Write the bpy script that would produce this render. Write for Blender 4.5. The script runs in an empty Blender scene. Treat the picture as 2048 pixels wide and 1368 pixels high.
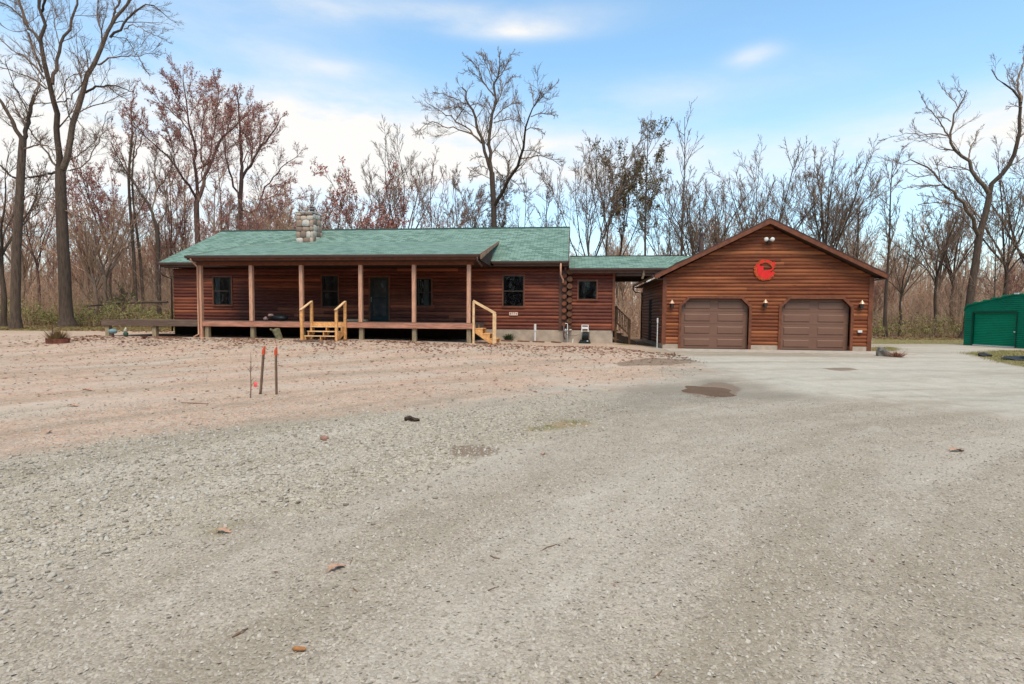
import bpy, math, random
import numpy as np
from math import sin, cos, pi, radians, sqrt, floor
random.seed(7)
RG = np.random.default_rng(11)

# ------------------------------------------------------------------ camera, world, sun, exposure
SC = bpy.context.scene
COL = SC.collection
FPX = 1050.0                      # focal length in pixels of a 2048 wide picture
YAW, PITCH, ROLL, CAMH = radians(6.5), radians(-2.95), radians(0.45), 1.42
cam_data = bpy.data.cameras.new('camera')
cam = bpy.data.objects.new('camera', cam_data)
COL.objects.link(cam)
cam_data.sensor_width = 36.0
cam_data.lens = FPX / 2048 * 36.0
cam_data.clip_start = 0.05
cam_data.clip_end = 2000
def _rz(a): return np.array([[cos(a), -sin(a), 0], [sin(a), cos(a), 0], [0, 0, 1]])
def _rx(a): return np.array([[1, 0, 0], [0, cos(a), -sin(a)], [0, sin(a), cos(a)]])
CM = _rz(YAW) @ _rx(pi / 2 + PITCH) @ _rz(ROLL)
from mathutils import Matrix
cam.matrix_world = Matrix.Translation((0, 0, CAMH)) @ Matrix(CM.tolist()).to_4x4()
SC.camera = cam

SUN_EL, SUN_AZ = radians(58), radians(168)      # sun behind and to the right of the viewer (azimuth clockwise from +y)
world = bpy.data.worlds.new('World')
SC.world = world
world.use_nodes = True
W = world.node_tree
W.nodes.clear()
def wn(t, **k):
    n = W.nodes.new(t)
    for a, b in k.items(): setattr(n, a, b)
    return n
def wl(a, b): W.links.new(a, b)
def wmath(op, a, b=None, c=None, clamp=False):
    n = wn('ShaderNodeMath', operation=op, use_clamp=clamp)
    for i, v in enumerate((a, b, c)):
        if v is None: continue
        if isinstance(v, (int, float)): n.inputs[i].default_value = v
        else: wl(v, n.inputs[i])
    return n.outputs[0]
sky = wn('ShaderNodeTexSky', sky_type='NISHITA', sun_disc=False, sun_elevation=SUN_EL, sun_rotation=SUN_AZ,
         air_density=1.0, dust_density=0.6, ozone_density=1.6)
tc = wn('ShaderNodeTexCoord')
sep = wn('ShaderNodeSeparateXYZ'); wl(tc.outputs['Generated'], sep.inputs[0])
az = wmath('ARCTAN2', sep.outputs[0], sep.outputs[1])
el = wmath('ARCSINE', wmath('MINIMUM', wmath('MAXIMUM', sep.outputs[2], -1.0), 1.0))
# streaky cirrus laid out on a flat layer high above
zc = wmath('ADD', wmath('MAXIMUM', sep.outputs[2], 0.0), 0.12)
comb = wn('ShaderNodeCombineXYZ')
wl(wmath('DIVIDE', sep.outputs[0], zc), comb.inputs[0]); wl(wmath('DIVIDE', sep.outputs[1], zc), comb.inputs[1])
mp = wn('ShaderNodeMapping'); wl(comb.outputs[0], mp.inputs[0])
mp.inputs['Rotation'].default_value = (0, 0, radians(18)); mp.inputs['Scale'].default_value = (0.42, 1.0, 1.0)
nz = wn('ShaderNodeTexNoise'); wl(mp.outputs[0], nz.inputs['Vector'])
nz.inputs['Scale'].default_value = 1.15; nz.inputs['Detail'].default_value = 9; nz.inputs['Roughness'].default_value = 0.62
nz.inputs['Distortion'].default_value = 0.5
comb2 = wn('ShaderNodeCombineXYZ'); wl(az, comb2.inputs[0]); wl(wmath('MULTIPLY', el, 3.0), comb2.inputs[1])
nz2 = wn('ShaderNodeTexNoise'); wl(comb2.outputs[0], nz2.inputs['Vector'])
nz2.inputs['Scale'].default_value = 5.0; nz2.inputs['Detail'].default_value = 8; nz2.inputs['Roughness'].default_value = 0.6
cirrus = wmath('MULTIPLY', wmath('SUBTRACT', nz.outputs[0], 0.57, clamp=True), 2.2)
total = wmath('ADD', wmath('MULTIPLY', cirrus, 0.32), 0.06)
def sky_angles(px, py):
    r = CM @ np.array([(px - 1024) / FPX, -(py - 684) / FPX, -1.0]); r = r / np.linalg.norm(r)
    return math.atan2(r[0], r[1]), math.asin(r[2])
# individual cloud banks: direction, half width and half height (radians), strength
BANKS = [(690, 278, .20, .070, .95), (330, 250, .34, .080, .5), (960, 300, .22, .06, .5), (960, 34, .22, .020, .5), (1040, 64, .12, .012, .6),
         (1505, 112, .04, .014, .6), (640, 130, .11, .016, .32), (1960, 270, .26, .05, .8), (1240, 330, .22, .06, .5),
         (420, 30, .22, .05, .22), (650, 18, .08, .02, .4), (120, 330, .4, .12, .7), (1330, 190, .25, .03, .2)]
for (px, py, wa, we, s) in BANKS:
    a0, e0 = sky_angles(px, py)
    da = wmath('MULTIPLY', wmath('SUBTRACT', az, a0), 1 / wa)
    de = wmath('MULTIPLY', wmath('SUBTRACT', el, e0), 1 / we)
    r2 = wmath('ADD', wmath('MULTIPLY', da, da), wmath('MULTIPLY', de, de))
    g = wmath('EXPONENT', wmath('MULTIPLY', r2, -1.0))
    g = wmath('MULTIPLY', g, wmath('MULTIPLY', wmath('SUBTRACT', wmath('ADD', nz2.outputs[0], wmath('MULTIPLY', nz.outputs[0], .8)), 0.52, clamp=True), 2.4 * s))
    total = wmath('ADD', total, g)
# pale veil towards the horizon
veil = wmath('EXPONENT', wmath('MULTIPLY', wmath('MAXIMUM', el, 0.0), -6.0))
total = wmath('ADD', total, wmath('MULTIPLY', veil, 0.86))
# white cloud veil added overhead, out of view, to make the light less blue
over = wn('ShaderNodeMapRange', interpolation_type='SMOOTHSTEP'); wl(el, over.inputs[0]); over.inputs[1].default_value = 0.62; over.inputs[2].default_value = 1.15; over.inputs[4].default_value = 0.85
total = wmath('ADD', total, over.outputs[0])
total = wmath('MINIMUM', total, 1.0)
blue = wn('ShaderNodeMix', data_type='RGBA', blend_type='MULTIPLY'); blue.inputs[0].default_value = 1.0
wl(sky.outputs[0], blue.inputs[6]); blue.inputs[7].default_value = (1.0, 1.46, 1.46, 1)
mixc = wn('ShaderNodeMix', data_type='RGBA'); wl(total, mixc.inputs[0]); wl(blue.outputs[2], mixc.inputs[6])
mixc.inputs[7].default_value = (4.98, 4.95, 4.85, 1)
bg = wn('ShaderNodeBackground'); wl(mixc.outputs[2], bg.inputs[0]); bg.inputs[1].default_value = 0.10
wo = wn('ShaderNodeOutputWorld'); wl(bg.outputs[0], wo.inputs[0])

sun_d = bpy.data.lights.new('sun', 'SUN')
sun_d.energy = 1.5; sun_d.angle = radians(24); sun_d.color = (1.0, 0.85, 0.66)
sun = bpy.data.objects.new('sun', sun_d); COL.objects.link(sun)
sun.rotation_euler = (pi / 2 - SUN_EL, 0, pi - SUN_AZ)
SC.view_settings.view_transform = 'Standard'
SC.view_settings.look = 'None'
SC.view_settings.gamma = 1.0
SC.view_settings.exposure = 1.0
SC.cycles.max_bounces = 6; SC.cycles.diffuse_bounces = 2; SC.cycles.transparent_max_bounces = 6

# ------------------------------------------------------------------ helpers
def ray(px, py): return CM @ np.array([(px - 1024) / FPX, -(py - 684) / FPX, -1.0])
def at(px, py, Y):
    "the place in the yard that the survey pixel (px, py) shows at depth Y"
    r = ray(px, py); t = Y / r[1]
    return np.array([0, 0, CAMH]) + t * r
def atz(px, py, Z=0.0):
    r = ray(px, py); t = (Z - CAMH) / r[2]
    return np.array([0, 0, CAMH]) + t * r
def sst(a, b, v):
    t = np.clip((v - a) / (b - a), 0, 1); return t * t * (3 - 2 * t)
PUD = None
def gz(x, y):
    "height of the ground"
    x = np.asarray(x, float); y = np.asarray(y, float)
    hx = np.interp(x, [-45, -24, -13, -8, -4, 1.7, 3.6], [.46, .36, .345, .345, .265, .185, 0.0])
    z = hx * sst(12.5, 20.3, y)
    und = .018 * np.sin(x * .9 + y * .35) * np.sin(y * .7 - x * .2 + 1.3) + .01 * np.sin(x * 2.3 + 1) * np.sin(y * 1.9)
    amp = sst(1.5, 6, np.hypot(x, y)) * (1 - .8 * sst(16, 20, y))
    if PUD is not None:                                 # a shallow hollow that holds the puddle
        q = ((x - PUD[0]) / .62) ** 2 + ((y - PUD[1]) / 1.0) ** 2 + .35 * np.sin(x * 7 + y * 2) * np.sin(y * 5 - x * 3)
        und = und * (1 - np.exp(-q * .4)); z = z - .05 * np.exp(-q)
    return z + und * amp
def gnd(px, py):
    z = 0.0
    for _ in range(6):
        p = atz(px, py, z); z = float(gz(p[0], p[1]))
    return np.array([p[0], p[1], z])

PUD = atz(1424, 781, -.015)[:2]
class MB:
    "collects shapes that become ONE mesh object"
    def __init__(s): s.v = []; s.f = []; s.t = []; s.uv = None; s.m = []; s.cm = 0
    def add(s, vs, fs, tone=.5):
        b = len(s.v); s.v += [tuple(map(float, p)) for p in vs]; s.f += [tuple(b + i for i in f) for f in fs]
        s.t += [tone] * len(vs); s.m += [s.cm] * len(fs)
    def box(s, x0, x1, y0, y1, z0, z1, tone=.5):
        s.add([(x0, y0, z0), (x1, y0, z0), (x1, y1, z0), (x0, y1, z0), (x0, y0, z1), (x1, y0, z1), (x1, y1, z1), (x0, y1, z1)],
              [(0, 3, 2, 1), (4, 5, 6, 7), (0, 1, 5, 4), (1, 2, 6, 5), (2, 3, 7, 6), (3, 0, 4, 7)], tone)
    def beam(s, a, b, w, h, tone=.5, up=(0, 0, 1)):
        "a straight board from a to b, w wide and h high"
        a = np.array(a, float); b = np.array(b, float); d = b - a; d /= np.linalg.norm(d)
        u = np.cross(d, up); n = np.linalg.norm(u)
        u = np.array([1, 0, 0.]) if n < 1e-4 else u / n
        v = np.cross(u, d)
        o = [(-1, -1), (1, -1), (1, 1), (-1, 1)]
        P = [a + u * w / 2 * i + v * h / 2 * j for i, j in o] + [b + u * w / 2 * i + v * h / 2 * j for i, j in o]
        s.add(P, [(0, 1, 2, 3), (7, 6, 5, 4), (1, 0, 4, 5), (2, 1, 5, 6), (3, 2, 6, 7), (0, 3, 7, 4)], tone)
    def tube(s, pts, r, n=8, tone=.5, cap=True):
        pts = [np.array(p, float) for p in pts]; rr = r if hasattr(r, '__len__') else [r] * len(pts)
        vs = []; fs = []; ref = None
        for i, p in enumerate(pts):
            d = pts[min(i + 1, len(pts) - 1)] - pts[max(i - 1, 0)]; d = d / (np.linalg.norm(d) + 1e-9)
            if ref is None: ref = np.array([0, 0, 1.]) if abs(d[2]) < .9 else np.array([1., 0, 0])
            u = np.cross(d, ref); u /= np.linalg.norm(u) + 1e-9; w = np.cross(u, d); ref = w
            vs += [p + rr[i] * (cos(2 * pi * k / n) * u + sin(2 * pi * k / n) * w) for k in range(n)]
        for i in range(len(pts) - 1):
            for k in range(n): fs.append((i * n + k, i * n + (k + 1) % n, (i + 1) * n + (k + 1) % n, (i + 1) * n + k))
        if cap: fs.append(tuple(range(n))[::-1]); fs.append(tuple((len(pts) - 1) * n + k for k in range(n)))
        s.add(vs, fs, tone)
    def prism(s, poly, off, tone=.5):
        "a flat polygon given thickness by the vector off"
        n = len(poly); off = np.array(off, float); P = [np.array(p, float) for p in poly]
        s.add(P + [p + off for p in P], [tuple(range(n))[::-1], tuple(range(n, 2 * n))] + [(i, (i + 1) % n, n + (i + 1) % n, n + i) for i in range(n)], tone)
    def lump(s, c, sx, sy, sz, jit=.12, tone=.5, rot=0.0, seed=None, sq=1.0):
        vs, fs = ICO2; vs = np.sign(vs) * np.abs(vs) ** sq
        rr = np.random.default_rng(seed if seed is not None else int(RG.integers(1e9)))
        v = vs * (1 + rr.uniform(-jit, jit, (len(vs), 1))) * np.array([sx, sy, sz])
        c_, s_ = cos(rot), sin(rot); v = np.stack([v[:, 0] * c_ - v[:, 1] * s_, v[:, 0] * s_ + v[:, 1] * c_, v[:, 2]], 1) + np.array(c)
        s.add(v, fs, tone)
    def build(s, name, mat, parent=None, smooth=False, bevel=0.0):
        me = bpy.data.meshes.new(name); me.from_pydata(s.v, [], s.f); me.validate(); me.update()
        at_ = me.attributes.new('tone', 'FLOAT', 'POINT')
        if len(me.vertices) == len(s.t): at_.data.foreach_set('value', np.array(s.t, np.float32))
        mats = mat if isinstance(mat, (list, tuple)) else [mat]
        for m in mats: me.materials.append(m)
        if len(mats) > 1 and len(me.polygons) == len(s.m): me.polygons.foreach_set('material_index', s.m)
        if smooth: me.polygons.foreach_set('use_smooth', [True] * len(me.polygons))
        o = bpy.data.objects.new(name, me); COL.objects.link(o)
        if parent is not None: o.parent = parent; o.matrix_parent_inverse = Matrix.Translation(-parent.location)
        if bevel > 0:
            b = o.modifiers.new('bevel', 'BEVEL'); b.width = bevel; b.segments = 2; b.limit_method = 'ANGLE'
        return o
def _ico(sub):
    t = (1 + sqrt(5)) / 2
    v = [(-1, t, 0), (1, t, 0), (-1, -t, 0), (1, -t, 0), (0, -1, t), (0, 1, t), (0, -1, -t), (0, 1, -t), (t, 0, -1), (t, 0, 1), (-t, 0, -1), (-t, 0, 1)]
    v = [np.array(p) / np.linalg.norm(p) for p in v]
    f = [(0, 11, 5), (0, 5, 1), (0, 1, 7), (0, 7, 10), (0, 10, 11), (1, 5, 9), (5, 11, 4), (11, 10, 2), (10, 7, 6), (7, 1, 8), (3, 9, 4), (3, 4, 2), (3, 2, 6), (3, 6, 8), (3, 8, 9), (4, 9, 5), (2, 4, 11), (6, 2, 10), (8, 6, 7), (9, 8, 1)]
    for _ in range(sub):
        c = {}; nf = []
        def mid(a, b):
            k = (min(a, b), max(a, b))
            if k not in c: p = v[a] + v[b]; v.append(p / np.linalg.norm(p)); c[k] = len(v) - 1
            return c[k]
        for a, b, d in f:
            x, y, z = mid(a, b), mid(b, d), mid(d, a); nf += [(a, x, z), (b, y, x), (d, z, y), (x, y, z)]
        f = nf
    return np.array(v), f
ICO1 = _ico(0); ICO2 = _ico(1)

def big_mesh(name, V, F, mat, parent=None, tone=None, smooth=False):
    "one mesh from arrays: V (n,3), F (m,k) all faces with k corners"
    me = bpy.data.meshes.new(name)
    V = np.ascontiguousarray(V, np.float32); F = np.ascontiguousarray(F, np.int32); m, k = F.shape
    me.vertices.add(len(V)); me.vertices.foreach_set('co', V.ravel())
    me.loops.add(m * k); me.loops.foreach_set('vertex_index', F.ravel())
    me.polygons.add(m); me.polygons.foreach_set('loop_start', np.arange(0, m * k, k, dtype=np.int32))
    me.polygons.foreach_set('loop_total', np.full(m, k, np.int32))
    if smooth: me.polygons.foreach_set('use_smooth', np.ones(m, bool))
    me.update(calc_edges=True)
    if tone is not None:
        a = me.attributes.new('tone', 'FLOAT', 'POINT'); a.data.foreach_set('value', np.ascontiguousarray(tone, np.float32))
    me.materials.append(mat)
    o = bpy.data.objects.new(name, me); COL.objects.link(o)
    if parent is not None: o.parent = parent; o.matrix_parent_inverse = Matrix.Translation(-parent.location)
    return o
def tag(o, label=None, cat=None, group=None, kind=None):
    if label: o['label'] = label
    if cat: o['category'] = cat
    if group: o['group'] = group
    if kind: o['kind'] = kind
    return o
def thing(name, label, cat, loc, group=None):
    o = bpy.data.objects.new(name, None); COL.objects.link(o); o.location = tuple(map(float, loc)); o.empty_display_size = .3
    return tag(o, label, cat, group)

# ------------------------------------------------------------------ materials
class NT:
    def __init__(s, name):
        s.m = bpy.data.materials.new(name); s.m.use_nodes = True; s.t = s.m.node_tree; s.t.nodes.clear()
        s.out = s.n('ShaderNodeOutputMaterial'); s.b = s.n('ShaderNodeBsdfPrincipled'); s.l(s.b.outputs[0], s.out.inputs[0])
        s.tc = s.n('ShaderNodeTexCoord')
    def n(s, t, **k):
        x = s.t.nodes.new(t)
        for a, b in k.items(): setattr(x, a, b)
        return x
    def l(s, a, b): s.t.links.new(a, b)
    def sv(s, sock, v):
        if isinstance(v, (int, float)): sock.default_value = v
        elif isinstance(v, (tuple, list)): sock.default_value = (*v, 1) if len(v) == 3 and sock.type == 'RGBA' else v
        else: s.l(v, sock)
    def obj(s, scale=(1, 1, 1), rot=(0, 0, 0), src=None):
        mp = s.n('ShaderNodeMapping'); s.l(src or s.tc.outputs['Object'], mp.inputs[0])
        mp.inputs['Scale'].default_value = scale; mp.inputs['Rotation'].default_value = rot; return mp.outputs[0]
    def noise(s, vec, sc, det=4, rough=.55, dist=0):
        x = s.n('ShaderNodeTexNoise'); s.l(vec, x.inputs['Vector']); x.inputs['Scale'].default_value = sc
        x.inputs['Detail'].default_value = det; x.inputs['Roughness'].default_value = rough; x.inputs['Distortion'].default_value = dist; return x.outputs[0]
    def voro(s, vec, sc, feature='F1', rand=1.0):
        x = s.n('ShaderNodeTexVoronoi', feature=feature); s.l(vec, x.inputs['Vector']); x.inputs['Scale'].default_value = sc
        x.inputs['Randomness'].default_value = rand; return x
    def math(s, op, a, b=None, c=None, clamp=False):
        x = s.n('ShaderNodeMath', operation=op, use_clamp=clamp)
        for i, v in enumerate((a, b, c)):
            if v is not None: s.sv(x.inputs[i], v)
        return x.outputs[0]
    def mix(s, f, a, b, blend='MIX'):
        x = s.n('ShaderNodeMix', data_type='RGBA', blend_type=blend); s.sv(x.inputs[0], f); s.sv(x.inputs[6], a); s.sv(x.inputs[7], b); return x.outputs[2]
    def ramp(s, f, a, b):
        "0 at a, 1 at b"
        x = s.n('ShaderNodeMapRange', interpolation_type='SMOOTHSTEP'); s.sv(x.inputs[0], f); x.inputs[1].default_value = a; x.inputs[2].default_value = b; return x.outputs[0]
    def attr(s, name):
        x = s.n('ShaderNodeAttribute', attribute_name=name); return x.outputs['Fac']
    def bump(s, h, st=.3, d=.01, nrm=None):
        x = s.n('ShaderNodeBump'); x.inputs['Strength'].default_value = st; x.inputs['Distance'].default_value = d; s.l(h, x.inputs['Height'])
        if nrm is not None: s.l(nrm, x.inputs['Normal'])
        s.l(x.outputs[0], s.b.inputs['Normal']); return x.outputs[0]
    def fin(s, col, rough=.8, metal=0, spec=.3):
        s.sv(s.b.inputs['Base Color'], col); s.sv(s.b.inputs['Roughness'], rough); s.b.inputs['Metallic'].default_value = metal
        s.b.inputs['Specular IOR Level'].default_value = spec; return s.m
def plain(name, col, rough=.7, var=.18, sc=6, metal=0, bump=0.0, spec=.3, stretch=(1, 1, 1)):
    t = NT(name); v = t.obj(stretch); n = t.noise(v, sc, 5, .6)
    f = t.ramp(n, .3, .7); a = tuple(c * (1 - var) for c in col); b = tuple(min(c * (1 + var), 1) for c in col)
    if bump: t.bump(n, bump, .01)
    return t.fin(t.mix(f, a, b), rough, metal, spec)
def logs(name, dark, mid, bright, rough=.55):
    t = NT(name); tone = t.attr('tone')
    g = t.noise(t.obj((1.2, 1.2, 26)), 3.0, 6, .65); g2 = t.noise(t.obj((.35, .35, 3.0)), 1.0, 3, .5); sp = t.noise(t.obj((2.2, 2, 14)), 1.6, 3, .5)
    c = t.mix(t.ramp(g, .32, .68), dark, mid)
    f = t.math('ADD', t.math('MULTIPLY', tone, .75), t.math('MULTIPLY', t.math('SUBTRACT', g2, .5), 1.3))
    c = t.mix(t.ramp(f, .2, .95), c, bright)
    c = t.mix(t.math('MULTIPLY', t.ramp(sp, .66, .8), .30), c, tuple(min(1, x * 1.9) for x in bright))
    kn = t.voro(t.obj((.9, .9, 6.45)), 1.0); kd = t.ramp(kn.outputs['Distance'], .13, .05)
    c = t.mix(t.math('MULTIPLY', kd, .65), c, tuple(x * .35 for x in dark)); st = t.noise(t.obj((2.5, 2.5, .5)), 1.3, 4, .6)
    c = t.mix(t.math('MULTIPLY', t.ramp(st, .52, .75), .28), c, (.11, .06, .04))
    t.bump(g, .25, .006)
    return t.fin(c, rough, 0, .15)
M = {}
M['garage_logs'] = logs('garage_log_siding', (.10, .026, .012), (.22, .062, .025), (.40, .135, .052))
M['house_logs'] = logs('house_log_siding', (.062, .018, .013), (.175, .050, .031), (.42, .13, .062))
M['log_end'] = plain('log_end_grain', (.12, .055, .028), .8, .4, 9)
M['trim'] = plain('brown_stained_trim', (.17, .055, .026), .6, .25, 5, stretch=(1, 1, 1))
M['fascia'] = plain('dark_brown_fascia', (.10, .045, .028), .6, .2, 3)
M['gutter'] = plain('brown_aluminium_gutter', (.075, .038, .030), .45, .15, 2, spec=.5)
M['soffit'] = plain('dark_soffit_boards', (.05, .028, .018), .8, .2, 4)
M['post'] = plain('weathered_porch_post', (.56, .30, .19), .8, .22, 5, stretch=(3, 3, .5), bump=.2)
M['deck'] = plain('weathered_deck_wood', (.44, .20, .13), .8, .3, 4, stretch=(.5, 3, 5), bump=.2)
M['deckgrey'] = plain('grey_deck_wood', (.14, .09, .065), .85, .3, 4, stretch=(.5, 3, 5), bump=.2)
M['pier'] = plain('pale_treated_pier', (.30, .23, .14), .85, .25, 6, stretch=(3, 3, .6))
M['lumber'] = plain('fresh_yellow_lumber', (.72, .36, .13), .65, .22, 5, stretch=(2, 2, 2), bump=.1)
M['lumberpale'] = plain('pale_new_lumber', (.72, .47, .25), .65, .2, 5, bump=.1)
M['foundation'] = plain('tan_parged_foundation', (.42, .33, .25), .9, .16, 3, bump=.1)
M['slab'] = plain('concrete_apron', (.44, .38, .32), .85, .2, 3, bump=.1)
M['black'] = plain('near_black_plastic', (.018, .02, .02), .45, .2, 8)
M['white'] = plain('white_plastic', (.72, .70, .66), .5, .08, 8)
M['grey'] = plain('galvanised_grey_metal', (.36, .36, .36), .4, .2, 10, metal=.6)
M['green_metal'] = plain('green_painted_metal', (.002, .16, .085), .6, .12, 2, spec=.15)
M['green_door'] = plain('green_roll_up_metal', (.002, .20, .10), .6, .1, 2, spec=.15)
M['orange'] = plain('orange_red_paint', (.62, .09, .035), .6, .2, 12)
M['stake'] = plain('grey_brown_stake_wood', (.20, .125, .08), .85, .3, 14, stretch=(3, 3, .7))
M['red'] = plain('bright_red_painted_metal', (.72, .022, .018), .5, .12, 8)
M['redorange'] = plain('red_orange_painted_metal', (.48, .07, .015), .5, .25, 12)
M['mortar'] = plain('grey_mortar', (.17, .13, .11), .9, .2, 9)
M['curtain'] = plain('pale_curtain', (.20, .21, .17), .9, .2, 6)
M['inside'] = plain('dark_room', (.008, .009, .012), .9, .2, 3)
M['frame'] = plain('dark_bronze_window_frame', (.05, .035, .026), .5, .2, 4)
M['puddle'] = plain('muddy_water', (.15, .115, .085), .12, .15, 2, spec=.4)
M['pinkflag'] = plain('pink_ribbon', (.85, .14, .12), .6, .1, 8)
def glassy(name, col=(.012, .014, .018)):
    t = NT(name); return t.fin(col, .06, 0, .9)
M['underporch_shade'] = plain('foundation_in_painted_shade', (.035, .03, .026), .95, .3, 4)  # near-black stands in for the shade under the porch
M['glass'] = glassy('dark_window_glass')
def mat_door():
    t = NT('brown_steel_garage_door'); n = t.noise(t.obj((.6, .6, 1)), 2, 3); g = t.noise(t.obj((3, 3, 30)), 4, 4)
    c = t.mix(n, (.165, .081, .052), (.22, .115, .077)); t.bump(g, .15, .004); return t.fin(c, .5, 0, .35)
M['garage_door'] = mat_door()
def mat_roof():
    t = NT('green_asphalt_shingle'); uv = t.tc.outputs['UV']
    v = t.n('ShaderNodeTexBrick'); t.l(uv, v.inputs['Vector']); v.inputs['Scale'].default_value = 1; v.offset = .5; v.offset_frequency = 2
    v.inputs['Brick Width'].default_value = .32; v.inputs['Row Height'].default_value = .145; v.inputs['Mortar Size'].default_value = .012; v.inputs['Mortar Smooth'].default_value = .3; v.inputs['Bias'].default_value = 0
    v.inputs['Color1'].default_value = (.0, .0, .0, 1); v.inputs['Color2'].default_value = (1, 1, 1, 1); v.inputs['Mortar'].default_value = (.5, .5, .5, 1)
    n = t.noise(t.obj((3.2, 13, 1), src=uv), 1.0, 3, .6); big = t.noise(t.obj((1, 1, 1), src=uv), .35, 3); gr = t.noise(uv, 70, 2)
    f = t.math('ADD', t.math('MULTIPLY', v.outputs['Color'], .6), t.math('MULTIPLY', n, .8))
    c = t.mix(t.ramp(f, .25, 1.0), (.066, .122, .095), (.215, .318, .262))
    c = t.mix(t.math('MULTIPLY', t.ramp(big, .35, .7), .35), c, (.15, .25, .20))
    c = t.mix(t.math('MULTIPLY', v.outputs['Fac'], .8), c, (.025, .06, .045))
    c = t.mix(t.math('MULTIPLY', t.ramp(gr, .4, .75), .2), c, (.24, .34, .28))
    t.bump(t.math('SUBTRACT', t.math('MULTIPLY', f, .5), v.outputs['Fac']), .5, .012)
    return t.fin(c, .9, 0, .2)
M['roof'] = mat_roof()
def mat_tone(name, stops, rough=.85, sc=8, furrow=False):
    "colour picked by each piece's own tone value"
    t = NT(name); r = t.n('ShaderNodeValToRGB'); t.l(t.attr('tone'), r.inputs[0]); r.color_ramp.elements[0].color = (*stops[0], 1); r.color_ramp.elements[1].color = (*stops[-1], 1)
    for i, c in enumerate(stops[1:-1]): e = r.color_ramp.elements.new((i + 1) / (len(stops) - 1)); e.color = (*c, 1)
    n = t.noise(t.obj((9, 9, 1.1)) if furrow else t.obj(), 1.6 if furrow else sc, 5, .65)
    if furrow: t.bump(n, .9, .05)
    c = t.mix(t.math('MULTIPLY', t.ramp(n, .40 if furrow else .35, .66 if furrow else .75), .75 if furrow else .45), r.outputs[0], tuple(x * .45 for x in stops[len(stops) // 2]))
    return t.fin(c, rough, 0, .25)
M['chimney'] = mat_tone('chimney_fieldstone', [(.24, .165, .12), (.38, .26, .19), (.50, .33, .25), (.58, .46, .36), (.62, .56, .49)], .85, 7)
M['pebbles'] = mat_tone('limestone_gravel', [(.22, .185, .145), (.35, .305, .24), (.43, .385, .32), (.47, .43, .37), (.55, .51, .45)], .9, 60)
M['leaf'] = mat_tone('dry_brown_leaves', [(.15, .055, .03), (.25, .095, .05), (.34, .15, .085), (.40, .22, .14)], .8, 20)
M['bark'] = mat_tone('grey_brown_bark', [(.05, .034, .024), (.115, .076, .054), (.22, .15, .105)], .9, 3, True)
M['barkred'] = mat_tone('reddish_bark', [(.07, .04, .032), (.17, .092, .07), (.28, .155, .12)], .9, 3, True)
M['twig'] = mat_tone('bare_twigs', [(.13, .078, .050), (.23, .145, .098), (.34, .225, .16)], .9, 3)
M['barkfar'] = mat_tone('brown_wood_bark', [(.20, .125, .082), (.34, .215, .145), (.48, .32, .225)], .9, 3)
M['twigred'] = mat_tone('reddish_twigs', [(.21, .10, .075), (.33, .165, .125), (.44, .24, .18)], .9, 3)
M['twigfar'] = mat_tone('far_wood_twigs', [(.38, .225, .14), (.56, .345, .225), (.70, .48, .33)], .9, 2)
M['budred'] = mat_tone('red_maple_buds', [(.40, .15, .12), (.53, .21, .165), (.58, .32, .26)], .8, 4)
M['budgreen'] = mat_tone('spring_green_leaves', [(.14, .20, .04), (.24, .34, .07), (.34, .42, .12)], .8, 4)
M['budolive'] = mat_tone('olive_young_leaves', [(.13, .10, .045), (.20, .155, .07), (.24, .20, .10)], .8, 4)
M['budbrown'] = mat_tone('brown_catkins', [(.14, .085, .06), (.23, .14, .10), (.30, .19, .14)], .8, 4)
M['shrub'] = mat_tone('undergrowth_leaves', [(.12, .10, .03), (.22, .19, .055), (.32, .28, .09), (.25, .32, .07)], .8, 2)
M['evergreen'] = mat_tone('dark_green_needles', [(.02, .05, .02), (.04, .09, .03), (.11, .13, .05)], .8, 4)
M['drygrass'] = mat_tone('dry_ornamental_grass', [(.16, .09, .04), (.28, .16, .07), (.22, .20, .08)], .9, 6)

# ------------------------------------------------------------------ the ground
def poly_sd(X, Y, poly):
    "signed distance to a polygon, positive inside"
    P = np.array(poly, float); n = len(P); d = np.full(X.shape, 1e9); ins = np.zeros(X.shape, bool)
    for i in range(n):
        a = P[i]; b = P[(i + 1) % n]; e = b - a; L = (e ** 2).sum() + 1e-12
        t = np.clip(((X - a[0]) * e[0] + (Y - a[1]) * e[1]) / L, 0, 1)
        d = np.minimum(d, np.hypot(X - a[0] - t * e[0], Y - a[1] - t * e[1]))
        c = ((a[1] > Y) != (b[1] > Y))
        xi = a[0] + (Y - a[1]) / ((b[1] - a[1]) + 1e-12) * e[0]
        ins ^= c & (X < xi)
    return np.where(ins, d, -d)
def zone(pxs): return [tuple(gnd(*p)[:2]) for p in pxs]
Z_PINK = zone([(-300, 662), (0, 658), (100, 655), (300, 652), (400, 654), (1000, 672), (1290, 692), (1330, 706), (1400, 722), (1330, 755), (1100, 788), (880, 826), (620, 850), (300, 890), (0, 935), (-400, 960)])
Z_COARSE = zone([(-400, 930), (0, 915), (350, 865), (650, 838), (830, 822), (1050, 800), (1180, 790), (1250, 812), (1080, 880), (900, 940), (700, 1005), (430, 1065), (200, 1125), (0, 1190), (-400, 1260)])
Z_APRON = zone([(1290, 704), (1760, 716), (1800, 704), (1745, 692.5), (1930, 691), (2060, 700), (1930, 706), (2060, 738), (2300, 775), (2300, 850), (1900, 815), (1600, 790), (1500, 762), (1430, 735), (1350, 722)])
Z_WET = zone([(1090, 838), (1180, 800), (1260, 768), (1400, 748), (1560, 772), (1650, 800), (1500, 812), (1400, 815), (1250, 838)])
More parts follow.
